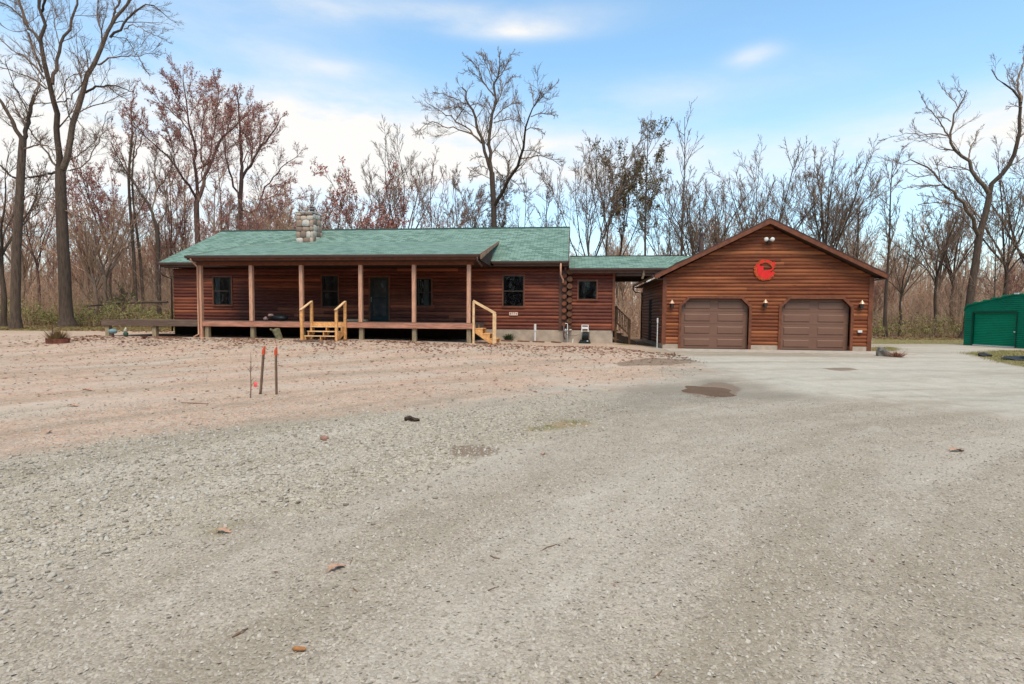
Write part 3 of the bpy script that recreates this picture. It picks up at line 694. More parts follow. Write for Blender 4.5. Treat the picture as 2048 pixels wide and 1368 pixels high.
stones(cx0, cx1, 5.2, cz1 - .03, lambda u, z, a, b, t: mb.lump((u, cy1 - .05, z), a * 1.06, .085, b * 1.06, .09, t, sq=.55))
mb.build('stonework', M['chimney'], ch, smooth=True)
mb = MB(); mb.box(cx0 - .03, cx1 + .03, cy0 - .03, cy1 + .03, cz1 - .02, cz1 + .045); mb.build('chimney_cap', plain('pale_concrete_cap', (.42, .38, .34), .85, .15, 5), ch, bevel=.01)
mb = MB(); fx, fy = -13.53, 26.3; mb.tube([(fx, fy, cz1), (fx, fy, cz1 + .2)], .1, 14); mb.tube([(fx, fy, cz1 + .19), (fx, fy, cz1 + .22)], .13, 14)
for k in range(6): a = k * pi / 3; mb.tube([(fx + .1 * cos(a), fy + .1 * sin(a), cz1 + .2), (fx + .1 * cos(a), fy + .1 * sin(a), cz1 + .32)], .012, 5)
mb.tube([(fx, fy, cz1 + .32), (fx, fy, cz1 + .35)], [.15, .13], 14); mb.build('flue_pipe', M['gutter'], ch)
mb = MB(); mb.tube([(1.15, 25.0, 4.0), (1.15, 25.0, 4.0)], .01, 4)

# ------------------------------------------------------------------ the garage
GY, GB = 23.70, 30.55; GX0, GX1, GC = 3.98, 12.48, 8.2
garage = thing('garage', 'two door garage with orange brown log siding and a wide front gable', 'garage', (8.2, 23.7, 0))
WZ = 3.16; GS = .505                                   # wall top at the eaves, roof slope
def gspan(z): return (GX0, GX1) if z < WZ else ((GX0 + (z - WZ) / GS, GX1 - (z - WZ) / GS + .0) if z < WZ + (GX1 - GX0) / 2 * GS - .02 else None)
def door_open(a, b, top, ch=.34): return lambda z: None if z > top else ((a, b) if z < top - ch else (a + (z - top + ch), b - (z - top + ch)))
D1 = (4.74, 7.57); D2 = (8.90, 11.68); DT = 2.20
mb = MB(); run_courses(mb, fr(GY), .2, 5.31, gspan, openings=(door_open(*D1, DT), door_open(*D2, DT)), seed=21, base=.05); mb.build('front_wall', M['garage_logs'], garage)
mb = MB(); sd_ = rect(27.0, 27.85, 0, 2.25)
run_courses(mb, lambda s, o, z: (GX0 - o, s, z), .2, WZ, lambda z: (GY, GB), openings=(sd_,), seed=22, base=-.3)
run_courses(mb, lambda s, o, z: (GX1 + o, s, z), .2, WZ, lambda z: (GY, GB), seed=23); run_courses(mb, lambda s, o, z: (s, GB + o, z), .2, 5.31, gspan, seed=24)
mb.build('side_wall', M['garage_logs'], garage)
mb = MB(); zt = DT
for (a, b) in ((GX0 + .02, D1[0]), (D1[1], D2[0]), (D2[1], GX1 - .02)): mb.box(a, b, GY + .02, GY + .12, .2, zt)
mb.box(GX0 + .02, GX1 - .02, GY + .02, GY + .12, zt, WZ); mb.prism([(GX0 + .02, GY + .02, WZ), (GX1 - .02, GY + .02, WZ), (8.23, GY + .02, 5.28)], (0, .1, 0)); mb.box(GX0 + .02, GX0 + .1, GY + .13, GB, .2, WZ); mb.box(GX1 - .1, GX1 - .02, GY + .13, GB, .2, WZ); mb.box(GX0 + .11, GX1 - .11, GB - .1, GB, .2, WZ)
for (a, b) in (D1, D2):                                # wood behind the cut corners
    mb.prism([(a, GY + .021, DT), (a + .34, GY + .021, DT), (a, GY + .021, DT - .34)], (0, .098, 0)); mb.prism([(b, GY + .021, DT), (b, GY + .021, DT - .34), (b - .34, GY + .021, DT)], (0, .098, 0))
mb.build('wall_core', M['inside'], garage)
mb = MB()
for (a, b) in ((GX0 - .01, D1[0] - .11), (D1[1] + .11, D2[0] - .11), (D2[1] + .11, GX1 - .12)): mb = MB(); mb.box(a, b, GY - .03, GY + .12, -.05, .2); mb.build('foundation', M['foundation'], garage)
mb = MB(); mb.box(GX0 - .02, GX0 + .1, GY + .121, GB, -.1, .2); mb.build('foundation', M['foundation'], garage)
for (a, b) in (D1, D2):
    t = MB(); w = .11; k = .34; q = w * .414
    P = [(a, .01), (a, DT - k), (a + k, DT), (b - k, DT), (b, DT - k), (b, .01)]
    O = [(a - w, .01), (a - w, DT - k + q), (a + k - q, DT + w), (b - k + q, DT + w), (b + w, DT - k + q), (b + w, .01)]
    for i in range(5): t.prism([(P[i][0], GY - .07, P[i][1]), (P[i + 1][0], GY - .07, P[i + 1][1]), (O[i + 1][0], GY - .07, O[i + 1][1]), (O[i][0], GY - .07, O[i][1])], (0, .19, 0))
    tr = t.build('door_trim', M['trim'], garage)
    d = MB(); yy = GY + .16; hs = 2.18 / 4
    for s in range(4):
        z0 = .015 + s * hs; z1 = z0 + hs - .008; d.box(a - .08, b + .08, yy, yy + .04, z0, z1)
        m = (a + b) / 2
        for (xa, xb) in ((a + .17, m - .16), (m + .16, b - .17)):      # two long raised panels per section
            d.prism([(xa, yy - .001, z0 + .11), (xb, yy - .001, z0 + .11), (xb, yy - .001, z1 - .11), (xa, yy - .001, z1 - .11)], (0, -.004, 0))
            r_ = .03; A_ = [(xa, z0 + .11), (xb, z0 + .11), (xb, z1 - .11), (xa, z1 - .11)]; B_ = [(xa + r_, z0 + .11 + r_), (xb - r_, z0 + .11 + r_), (xb - r_, z1 - .11 - r_), (xa + r_, z1 - .11 - r_)]
            d.add([(p[0], yy - .005, p[1]) for p in A_] + [(p[0], yy - .028, p[1]) for p in B_], [(0, 1, 5, 4), (1, 2, 6, 5), (2, 3, 7, 6), (3, 0, 4, 7), (4, 5, 6, 7)])
    dobj = d.build('garage_door', M['garage_door'], garage)
    s_ = MB(); s_.box(a - .02, b + .02, yy - .02, yy + .03, 0, .028); s_.build('bottom_seal', M['black'], dobj)
mb = MB(); mb.box(GX0 + .004, GX0 + .12, GY - .058, GY + .0, .2, 3.12); mb.build('corner_board', M['trim'], garage)
mb = MB(); mb.box(GX1 - .12, GX1 + .05, GY - .058, GY + .1, .0, 3.12); mb.build('corner_board', M['trim'], garage)
mb = MB(); mb.box(GX0 - .055, GX0 + .003, GY - .058, GY + .1, .2, 3.12); mb.build('corner_board', M['trim'], garage)
RF, RB = 23.32, 30.9; ex0, ex1, ez, pz = 3.52, 12.88, 3.22, 5.56
roof_plane(garage, 'roof', (ex0, RB, ez), (ex0, RF, ez), (GC, RF, pz), (GC, RB, pz), .1)
roof_plane(garage, 'roof', (ex1, RF, ez), (ex1, RB, ez), (GC + .002, RB, pz), (GC + .002, RF, pz), .1)
for sx, e in ((-1, ex0), (1, ex1)):
    mb = MB(); mb.prism([(e, RF - .03, ez - .02), (GC, RF - .03, pz - .02), (GC, RF - .03, pz - .23), (e + sx * -.0, RF - .03, ez - .21)], (0, .032, 0)); mb.build('barge_board', M['trim'], garage)
    mb = MB(); mb.prism([(e, RF - .045, ez + .012), (GC, RF - .045, pz + .012), (GC, RF - .045, pz - .02), (e, RF - .045, ez - .022)], (0, .07, 0)); mb.build('drip_edge', M['gutter'], garage)
    mb = MB(); x_ = e + sx * .04; a_ = (e if sx < 0 else GX1 + .05); b_ = (GX0 - .055 if sx < 0 else e)
    mb.box(a_, b_, RF + .003, RB - .05, ez - .215, ez - .19)
    mb.prism([(e - sx * .02, RF + .004, ez - .19), (GC, RF + .004, pz - .16), (GC, RF + .004, pz - .185), (e - sx * .02, RF + .004, ez - .213)], (0, GY - RF - .0, 0)); mb.build('soffit', M['soffit'], garage)
    mb = MB(); g0 = e + sx * .0; o = [(0, 0), (.10, 0), (.10, -.05), (.07, -.1), (0, -.1)]
    mb.prism([(e + sx * a, RF + .05, ez - .02 + b) for a, b in o], (0, RB - RF - .1, 0)); mb.build('gutter', M['gutter'], garage)
mb = MB(); mb.tube([(ex0 - .06, RB - .1, ez - .1), (ex0 - .06, RB - .12, ez - .3), (ex0 + .05, RB - .3, ez - .46), (GX0 - .08, RB - .5, ez - .5), (GX0 - .08, RB - .5, .1)], .04, 8); mb.build('downspout', M['gutter'], garage, smooth=True)
mb = MB(); mb.box(GX0 - .035, GX0 + .02, 27.0, 27.85, .2, 2.25); sdr = mb.build('side_door', M['inside'], garage)
mb = MB(); mb.tube([(GX0 - .08, 27.1, 1.12), (GX0 - .045, 27.1, 1.12)], .03, 8); mb.build('handle', M['grey'], sdr)
mb = MB(); mb.tube([(6.42, 27.6, 4.3), (6.42, 27.6, 5.55)], .1, 12); mb.tube([(6.42, 27.6, 5.53), (6.42, 27.6, 5.62)], .14, 12); mb.build('vent_pipe', plain('rusty_vent_pipe', (.11, .06, .05), .6, .3, 9), garage)
sl = MB(); sl.box(3.95, 13.6, 21.9, GY - .035, -.12, .012); slab = sl.build('concrete_apron', M['slab']); slab['kind'] = 'structure'

# ------------------------------------------------------------------ wooden steps
def front_steps():
    x0, x1, yf, yb = -10.74, -9.29, 19.93, 20.73; g = float(gz(-10, 20)); 
    t = thing('porch_steps', 'fresh yellow lumber steps with two slanted handrails at the middle of the porch', 'steps', (-10, 20.3, g), 'new lumber steps up to the porch')
    for x in (x0, x1):
        for y, zt in ((yf, 1.60), (yb, 1.95)):
            m = MB(); m.box(x - .05, x + .05, y - .05, y + .05, g - .1, zt - .05); m.build('post', M['lumber'], t, bevel=.006)
        m = MB(); m.beam((x, yf - .10, 1.555), (x, yb + .03, 1.925), .10, .04); m.build('handrail', M['lumberpale'], t, bevel=.005)
    rise = (DZ - g) / 4
    for k in range(3):
        z = g + rise * (k + 1); y = yf + .05 + .25 * k
        m = MB(); m.box(x0 + .052, x1 - .052, y, y + .24, z - .04, z); m.build('tread', M['lumberpale'], t, bevel=.005)
    for x in (x0 + .08, (x0 + x1) / 2, x1 - .08):
        m = MB(); P = [(x, yf + .06, g + .01), (x, yf + .06, g + rise - .042)]
        for k in range(3): P += [(x, yf + .06 + .25 * k, g + rise * (k + 1) - .042), (x, yf + .06 + .25 * (k + 1), g + rise * (k + 1) - .042)]
        P += [(x, 20.77, g + rise * 3 - .3), (x, yf + .35, g + .01)]
        P = [p for i, p in enumerate(P) if i == 0 or p != P[i - 1]]; m.prism(P, (.038, 0, 0)); m.build('stringer', M['lumber'], t)
    m = MB(); m.box(x0 + .05, x1 - .05, 20.735, 20.775, DZ - .23, DZ - .01); m.build('header_board', M['lumber'], t)
    return t
front_steps()
def side_steps():
    g = float(gz(-3.4, 20.9)); xa, xb = -3.93, -3.10; y0, y1 = 20.80, 21.75
    t = thing('porch_steps', 'fresh yellow lumber steps with one slanted handrail at the right end of the porch', 'steps', (-3.5, 21.2, g), 'new lumber steps up to the porch')
    zt = at(950, 601, y0)[2]; zt2 = at(989, 626, y0)[2]
    m = MB(); m.box(xa - .04, xa + .045, y0 - .045, y0 + .045, g - .1, zt - .03); m.build('post', M['lumberpale'], t, bevel=.006)
    m = MB(); m.box(xb - .05, xb + .09, y0 - .05, y0 + .05, g - .1, zt2 - .03); m.build('post', M['lumberpale'], t, bevel=.006)
    m = MB(); m.beam((xa - .02, y0, zt - .02), (xb + .06, y0, zt2 - .02), .1, .10); m.build('handrail', M['lumberpale'], t, bevel=.006)
    rise = (DZ - g) / 4
    for k in range(3):
        z = DZ - rise * (k + 1); x = xa + .06 + .29 * k
        m = MB(); m.box(x, x + .30, y0 + .06, y1, z - .04, z); m.build('tread', M['lumber'], t, bevel=.004)
    for y in (y0 + .07, y1 - .05):
        P = [(xa + .05, y, DZ - .05), (xa + .07, y, DZ - rise - .042)]
        for k in range(3): P += [(xa + .07 + .29 * (k + 1), y, DZ - rise * (k + 1) - .042), (xa + .07 + .29 * (k + 1), y, DZ - rise * (k + 2) - .042 if k < 2 else g + .02)]
        P += [(xa + .62, y, g + .02), (xa + .05, y, g + .42)]
        m = MB(); m.prism(P, (0, .038, 0)); m.build('stringer', M['lumber'], t)
    return t
side_steps()
def passage_steps():
    g = .10; t = thing('passage_steps', 'dark wooden stair with balusters coming down beside the side room into the passage', 'steps', (2.3, 26, g))
    x0, x1, y = 1.95, 2.95, 25.2
    za = at(1232, 613, y)[2]; zb = at(1259, 640, y)[2]; xa = at(1232, 613, y)[0]; xb = at(1259, 640, y)[0]
    w = plain('worn_stair_wood', (.17, .09, .045), .8, .3, 5); dk = M['soffit']
    for (x, z, nm) in ((xa, za, 'post'), (xb, zb, 'post')):
        m = MB(); m.box(x - .05, x + .05, y - .05, y + .05, g - .15, z + .04); m.build(nm, w, t)
    m = MB(); m.beam((xa, y, za), (xb, y, zb), .09, .05); m.build('handrail', w, t)
    m = MB(); m.beam((xa, y, za - .72), (xb, y, zb - .72), .04, .07); m.build('bottom_rail', w, t)
    for k in range(1, 8):
        f = k / 8; m = MB(); x = xa + (xb - xa) * f; zt = za + (zb - za) * f; m.box(x - .018, x + .018, y - .018, y + .018, zt - .72, zt - .02); m.build('baluster', w, t)
    n = 5; rise = .82 / n
    for k in range(n - 1):
        z = .9 - rise * (k + 1); x = 1.85 + .27 * k
        m = MB(); m.box(x, x + .3, y + .06, y + 1.1, z - .04, z); m.build('tread', dk, t)
    m = MB(); m.prism([(1.85, y + .055, .75), (1.85, y + .055, .45), (2.75, y + .055, g - .05), (3.0, y + .055, g - .05), (3.0, y + .055, g + .1)], (0, -.03, 0)); m.build('stringer', dk, t)
passage_steps()

# ------------------------------------------------------------------ fittings on the walls
def lantern(x, z, lab):
    t = thing('wall_lantern', lab, 'wall lamp', (x, GY - .06, z), 'coach lamps on the garage front'); y = GY - .055
    m = MB(); m.box(x - .05, x + .05, y - .02, y + .0, z - .16, z + .0); m.tube([(x, y - .02, z - .08), (x, y - .10, z - .06), (x, y - .12, z + .0)], .012, 6); m.build('bracket', M['black'], t)
    m = MB(); m.tube([(x, y - .12, z - .0), (x, y - .12, z + .02), (x, y - .12, z + .16)], [.12, .105, .012], 12); m.build('shade', plain('pale_copper_shade', (.62, .38, .26), .35, .15, 5, metal=.3), t, smooth=False)
    m = MB(); m.tube([(x, y - .12, z - .20), (x, y - .12, z - .17), (x, y - .12, z)], [.045, .06, .08], 10); m.build('glass_cage', M['glass'], t)
for px, py, lab in ((1344, 607, 'copper capped coach lamp at the left of the left garage door'), (1531, 606, 'copper capped coach lamp between the two garage doors'), (1724, 608, 'copper capped coach lamp at the right of the right garage door')):
    p = at(px, py, GY - .17); lantern(p[0], p[2], lab)
p = at(1535, 480, GY)
t = thing('floodlight', 'white twin headed floodlight high in the garage gable', 'floodlight', (p[0], GY - .05, p[2])); x, z = p[0], p[2]
m = MB(); m.tube([(x, GY - .04, z - .07), (x, GY - .09, z - .07)], .07, 12); m.box(x - .03, x + .03, GY - .15, GY - .08, z - .16, z - .06); m.build('base', M['black'], t)
for sx in (-1, 1):
    m = MB(); a = np.array([x + sx * .05, GY - .1, z - .02]); b = np.array([x + sx * .13, GY - .22, z + .0]); m.tube([a, a + (b - a) * .4, b], [.035, .05, .095], 12); m.lump(tuple(b), .088, .05, .088, 0.0); m.build('lamp_head', M['white'], t, smooth=True)
# round red emblem
p = at(1529.5, 540, GY - .07); ex_, ez_ = p[0], p[2]; R = .42; ye = GY - .075
emb = thing('round_emblem', 'round cut metal emblem painted bright red in the middle of the garage gable', 'wall emblem', (ex_, ye, ez_))
def ec(u, v): return (ex_ + (u - 29.5) * .0222, ye, ez_ - (v - 32) * .0222)     # emblem drawn on a 60 x 60 grid
m = MB()                                                # ragged outer ring of small pieces
rr = random.Random(9)
for k in range(40):
    a = 2 * pi * k / 40; 
    if abs((a - .0) % (2 * pi)) < .30 or abs((a % (2 * pi)) - 2 * pi) < .22: continue
    r0, r1 = R * (.78 + .05 * rr.random()), R * (1.04 + .07 * rr.random()); w = .072
    P = [(ex_ + r0 * cos(a - w), ye, ez_ + r0 * sin(a - w)), (ex_ + r0 * cos(a + w), ye, ez_ + r0 * sin(a + w)), (ex_ + r1 * cos(a + w * .8), ye, ez_ + r1 * sin(a + w * .8)), (ex_ + r1 * cos(a - w * .8), ye, ez_ + r1 * sin(a - w * .8))]
    m.prism(P, (0, .012, 0))
N = 48
P = [(r * cos(2 * pi * k / N), r * sin(2 * pi * k / N)) for r in (R * .90, R * .74) for k in range(N)]
for k in range(N):
    if k in (0, 1, 47): continue
    q = [P[k], P[(k + 1) % N], P[N + (k + 1) % N], P[N + k]]; m.prism([(ex_ + a, ye + .002, ez_ + b) for a, b in q], (0, .01, 0))
m.build('ring', M['redorange'], emb)
m = MB()
def shape(pts, dy=-.004): m.prism([(lambda q: (q[0], q[1] + dy, q[2]))(ec(u, v)) for u, v in pts], (0, .014, 0))
shape([(16, 36), (48, 36), (45, 41), (40, 45), (36, 47), (33, 50), (28, 48), (23, 45), (18, 42)]); shape([(16, 35.9), (16, 26), (12, 24), (14, 21), (20, 21), (20, 24), (27, 24), (27, 33), (31, 33), (40, 31), (46, 27), (46, 30), (41, 35), (38, 35.9)], -.002)
shape([(22, 20), (22, 14), (27, 12), (27, 17), (25, 20)], -.003); shape([(42, 20), (46, 15), (49, 20), (47, 24), (43, 24)], -.003); shape([(30, 16), (34, 13), (40, 15), (39, 17), (33, 18)], -.001)
m.build('figure', M['red'], emb)
# house number plate
def font_plate(x, z, w, h, txt):
    t = thing('house_number', 'small pale house number plate under the right hand window', 'number plate', (x, YW - .06, z))
    m = MB(); m.box(x - w / 2, x + w / 2, YW - .075, YW - .06, z - h / 2, z + h / 2); m.build('plate', plain('pale_peach_plate', (.78, .56, .44), .6, .08, 9), t)
    cu = bpy.data.curves.new('digits', 'FONT'); cu.body = txt; cu.size = h * .95; cu.extrude = .002; cu.align_x = 'CENTER'; cu.align_y = 'CENTER'; cu.space_character = 1.25
    tmp = bpy.data.objects.new('digits_outline', cu); COL.objects.link(tmp); bpy.context.view_layer.update()
    me = bpy.data.meshes.new_from_object(tmp.evaluated_get(bpy.context.evaluated_depsgraph_get())); bpy.data.objects.remove(tmp); bpy.data.curves.remove(cu); me.name = 'digits'; me.materials.clear()
    me.transform(Matrix.Translation((x, YW - .078, z)) @ Matrix.Rotation(pi / 2, 4, 'X')); me.materials.append(plain('brown_digits', (.16, .07, .04), .7, .1, 9))
    o = bpy.data.objects.new('digits', me); COL.objects.link(o); o.parent = t; o.matrix_parent_inverse = Matrix.Translation(-t.location)
p = at(1027, 627.5, YW - .07); font_plate(p[0], p[2], .39, .145, '8774')
p = at(1719.5, 663, GY - .06); t = thing('outlet_box', 'small white outlet box low on the right corner of the garage', 'outlet box', (p[0], GY - .05, p[2])); x, z = p[0], p[2]
m = MB(); m.box(x - .085, x + .085, GY - .10, GY - .045, z - .045, z + .05); m.build('cover', M['white'], t, bevel=.008); m = MB(); m.box(x - .06, x + .06, GY - .09, GY - .045, z - .10, z - .046); m.build('socket', M['black'], t)
# pipes
def pipe_post(px, pyt, pyb, Y, name, lab, wt=.06, wb=.045, capf=.35):
    g = gnd(px, pyb); x = at(px, pyb, Y)[0]; zt = at(px, pyt, Y)[2]; zb = float(gz(x, Y)); t = thing(name, lab, 'pipe', (x, Y, zb))
    m = MB(); m.tube([(x, Y, zb - .1), (x, Y, zt - (zt - zb) * capf)], wb, 10); m.build('pipe', M['white'], t, smooth=False)
    m = MB(); m.tube([(x, Y, zt - (zt - zb) * capf - .02), (x, Y, zt)], wt, 10); m.build('cap', M['white'], t)
pipe_post(1070, 648, 681, 23.35, 'vent_pipe', 'white capped pipe standing against the tan house foundation', .055, .035, .36)
pipe_post(1314, 636, 695, 23.9, 'cleanout_pipe', 'tall thin white pipe standing at the left corner of the garage', .036, .022, .15)
bpy.data.objects['cleanout_pipe'].location.x -= 0
# hose reel cart
def hose_reel():
    Y = 23.2; x = at(1170, 684, Y)[0]; g = float(gz(x, Y)) + .01
    t = thing('hose_reel_cart', 'white framed hose reel cart with black hose in front of the side room', 'hose reel', (x, Y, g)); s = 1 / 45.5
    def q(px, py): p = at(px, py, Y); return (p[0], p[2])
    h0 = q(1163, 649.5); h1 = q(1177.5, 649.5); b0 = q(1163, 683)
    zt = h0[1]; xl, xr = h0[0], h1[0]
    m = MB()
    for xx in (xl + .02, xr - .02): m.beam((xx, Y - .05, g + .03), (xx, Y + .12, zt - .16), .035, .03)
    m.build('frame', M['white'], t)
    m = MB(); m.box(xl, xr, Y + .09, Y + .13, zt - .03, zt); m.box(xl, xr, Y + .09, Y + .13, zt - .19, zt - .09); m.box(xl, xl + .035, Y + .091, Y + .129, zt - .09, zt - .03); m.box(xr - .035, xr, Y + .091, Y + .129, zt - .09, zt - .03); m.build('handle', M['white'], t, bevel=.004)
    cx = (xl + xr) / 2 + .02; cz = g + .30
    m = MB()
    for k in range(9): m.tube([(cx - .13 + k * .032 + .006 * cos(a), Y + .02 + .19 * sin(a), cz + .19 * cos(a)) for a in np.linspace(0, 2 * pi, 19)], .016, 6, cap=False)
    m.build('hose', M['black'], t, smooth=True)
    for sx in (-.17, .16):
        m = MB(); m.tube([(cx + sx, Y + .02, cz), (cx + sx + .012, Y + .02, cz)], .20, 20); m.build('reel_disc', M['black'], t)
    m = MB(); m.prism([(xl - .13, Y - .1, g + .0), (xr + .10, Y - .1, g), (xr + .06, Y - .1, g + .14), (xr, Y - .1, g + .17), (xl + .04, Y - .1, g + .10), (xl - .02, Y - .1, g + .17)], (0, .3, 0)); m.build('base', plain('dark_teal_plastic', (.015, .03, .028), .4, .2, 5), t, bevel=.012)
    m = MB(); m.lump((xr - .05, Y - .12, g + .10), .04, .03, .025, .1); m.build('crank_knob', M['white'], t, smooth=True)
hose_reel()
def hydrant():
    Y = 23.45; p = at(1134, 686, Y); x = p[0]; g = float(gz(x, Y))
    t = thing('yard_hydrant', 'thin bent standpipe with a grey tap beside the log corner', 'water tap', (x, Y, g)); zt = at(1135, 647, Y)[2]; xr = at(1135, 647, Y)[0]; xl = at(1130, 647, Y)[0]
    m = MB(); m.tube([(xl, Y, zt), (xr - .03, Y, zt), (xr, Y, zt - .03), (xr, Y, zt - .4), (xr, Y, g)], .018, 8); m.build('standpipe', M['white'], t, smooth=True)
    c = at(1131, 661, Y); m = MB(); m.lump((c[0], Y - .02, c[2]), .07, .07, .09, .1); m.tube([(c[0], Y, c[2]), (xr + .05, Y, c[2] + .01)], .04, 8); m.build('tap_body', M['grey'], t, smooth=True)
    c = at(1141, 660, Y); m = MB(); m.lump((c[0], Y, c[2]), .07, .03, .035, .15); m.build('tap_handle', M['grey'], t)
    m = MB(); a = at(1132, 668, Y); b = at(1144, 672, Y); d = at(1158, 669, Y)
    pts = []
    for k in range(13): f = k / 12; q = a * (1 - f) ** 2 + 2 * f * (1 - f) * (b + np.array([0, 0, -.06])) + d * f * f; pts.append((q[0], q[1] - .02, q[2]))
    m.tube(pts, .012, 6); o = m.build('garden_hose', plain('grey_brown_hose', (.12, .09, .07), .6, .2, 9)); tag(o, 'thin hose hanging between the standpipe and the reel cart', 'hose')
    c = at(1146, 680, Y - .1); m = MB(); m.tube([(c[0] - .02, Y - .1, float(gz(c[0], Y)) - .02), (c[0] + .0, Y - .1, c[2] + .05)], [.02, .03], 8)
    o = m.build('pipe_stub', M['white']); tag(o, 'short white pipe stub poking from the gravel by the hose cart', 'pipe')
hydrant()

# ------------------------------------------------------------------ survey stakes and the sapling between them and the steps
def stake(pxb, pyb, pxt, pyt, lab, w=.035):
    b = gnd(pxb, pyb); k = at(pxt, pyt, b[1]); t = thing('survey_stake', lab, 'stake', b, 'orange tipped stakes in the gravel')
    d = k - b; L = np.linalg.norm(d); d /= L; f = .83
    m = MB(); m.beam(b - d * .15, b + d * L * f, w, w * .55); m.build('shaft', M['stake'], t, bevel=.003)
    m = MB(); c = b + d * L * f; e = b + d * L; u = np.array([1, 0, 0.]) * w / 2 * 1.05; v = np.array([0, 1, 0.]) * w * .3
    P = [c - u - v, c + u - v, e + u * .9 - v - d * .00, e + u * .3 - v, e - u - v - d * .07]; m.prism(P, v * 2); m.build('painted_tip', M['orange'], t)
    return b, d, L
b1, d1, L1 = stake(521, 788, 528, 692.5, 'left leaning grey stake with orange painted tip beside the twig sapling', .048)
stake(553, 789, 551.5, 694, 'right upright grey stake with orange painted tip standing in the gravel', .046)
def sapling():
    b = gnd(501, 796); Y = b[1]; t = thing('twig_sapling', 'leafless twig sapling with a pink ribbon left of the stakes', 'sapling', b)
    P = [at(px, py, Y) for px, py in ((501, 796), (502, 770), (501, 745), (502, 725), (501.5, 705))]
    m = MB(); m.tube(P, [.011, .009, .007, .005, .003], 6); m.build('stem', M['twig'], t)
    m = MB()
    for (a, c, e, g) in ((501, 745, 492, 733), (501, 741, 509, 730), (502, 727, 498, 721), (501, 765, 508, 756), (502, 772, 513, 760)):
        p, q = at(a, c, Y), at(e, g, Y + random.uniform(-.1, .1)); m.tube([p, (p + q) / 2 + np.array([0, 0, .01]), q], [.005, .004, .002], 5)
    m.build('side_twigs', M['twig'], t)
    m = MB(); c = at(511, 769, Y - .01); m.lump(tuple(c), .035, .012, .045, .3); e = at(503, 772, Y); m.beam(tuple(e), (c[0], c[1], c[2] - .02), .006, .008); m.build('ribbon', M['pinkflag'], t)
sapling()

# ------------------------------------------------------------------ odd things around the porch
def mbthing(name, mb_, mat, lab, cat, group=None, **k):
    o = mb_.build(name, mat, **k); return tag(o, lab, cat, group)
b = gnd(628, 683); m = MB(); m.beam((at(592, 683, b[1])[0], b[1] - .15, b[2] + .03), (at(640, 683, b[1])[0], b[1] - .1, b[2] + .03), .15, .04); mbthing('grey_plank', m, M['deckgrey'], 'flat grey plank lying on the ground in front of the middle steps', 'plank')
m = MB(); x = -8.95; m.box(at(693, 640, 23.1)[0], at(733, 640, 23.1)[0], 23.0, 23.3, DZ + .002, DZ + .09); mbthing('door_step_board', m, M['lumberpale'], 'pale new board lying on the porch floor below the front door', 'board', bevel=.006)
for i, (a, c) in enumerate(((1003, 1024), (1036, 1058), (1066, 1088), (1104, 1121))):
    p = gnd(a, 682.5 + i * .9); q = gnd(c, 683.5 + i * 1.0); y = p[1]; m = MB(); m.beam((p[0], y, p[2] + .035), (q[0], q[1], q[2] + .04), .12, .05)
    mbthing('edging_board', m, plain('red_brown_edging_wood', (.22, .11, .075), .8, .3, 6), ['short edging board on the ground right of the side steps', 'edging board on the ground below the green plant', 'edging board on the ground under the white vent pipe', 'edging board on the ground at the log corner'][i], 'board', 'edging boards along the foundation')
# firewood block leaning against a pier
b = gnd(493, 684); m = MB(); m.tube([(b[0] - .08, 20.72, b[2] + .42), (b[0] + .08, 20.66, b[2] + .16), (b[0] + .14, 20.62, b[2] - .03)], [.16, .14, .15], 9); m.tube([(b[0] - .05, 20.7, b[2] + .34), (b[0] - .30, 20.66, b[2] + .45)], [.06, .04], 7)
mbthing('tree_stump', m, plain('grey_green_stump_bark', (.14, .125, .07), .95, .45, 9), 'knobbly grey stump leaning on the second pier under the porch', 'stump')
# bag heap on the porch
p = at(548, 638, 21.9); m = MB(); m.lump((p[0] + .18, 22.0, DZ + .13), .38, .25, .16, .16)
t = thing('bag_heap', 'black sack with a pale pink cloth on the porch floor between two posts', 'sack', (p[0], 22, DZ)); m.build('sack', M['black'], t, smooth=True)
m = MB(); m.lump((p[0] - .12, 21.85, DZ + .24), .16, .1, .07, .25); m.lump((p[0] - .33, 21.8, DZ + .1), .09, .08, .09, .25); m.build('cloth', plain('pale_pink_cloth', (.42, .27, .23), .9, .25, 12), t, smooth=True)
# garden figures by the deck's left pier
def figure(px, py, h, cols, lab, nm):
    b = gnd(px, py); t = thing(nm, lab, 'garden figure', b, 'small garden figures under the deck'); z = b[2]
    m = MB(); m.lump((b[0], b[1], z + h * .28), h * .26, h * .22, h * .32, .08); m.build('body', cols[0], t, smooth=True)
    m = MB(); m.lump((b[0] - h * .03, b[1] - .02, z + h * .68), h * .15, h * .14, h * .15, .05); m.build('head', cols[1], t, smooth=True)
    m = MB(); m.tube([(b[0] - h * .03, b[1], z + h * .75), (b[0] + h * .02, b[1], z + h * 1.02)], [h * .17, h * .02], 10); m.build('hat', cols[2], t, smooth=True)
gm = plain('dark_green_glaze', (.04, .08, .05), .5, .2, 8); wm = plain('cream_glaze', (.55, .50, .38), .5, .1, 8); bm = plain('pale_blue_glaze', (.16, .26, .28), .5, .2, 9); rm = plain('dull_red_glaze', (.16, .06, .05), .6, .2, 8)
figure(252, 673.5, .40, (gm, wm, wm), 'cream and green garden figure standing under the deck extension', 'garden_gnome')
def mushroom():
    b = gnd(226, 675); t = thing('garden_ornament', 'blue topped garden ornament beside the leftmost deck pier', 'garden figure', b, 'small garden figures under the deck')
    m = MB(); m.tube([(b[0], b[1], b[2] - .05), (b[0], b[1], b[2] + .2)], [.06, .04], 8); m.build('stem', rm, t)
    m = MB(); m.lump((b[0], b[1], b[2] + .26), .20, .16, .10, .12); m.build('top', bm, t, smooth=True)
mushroom()
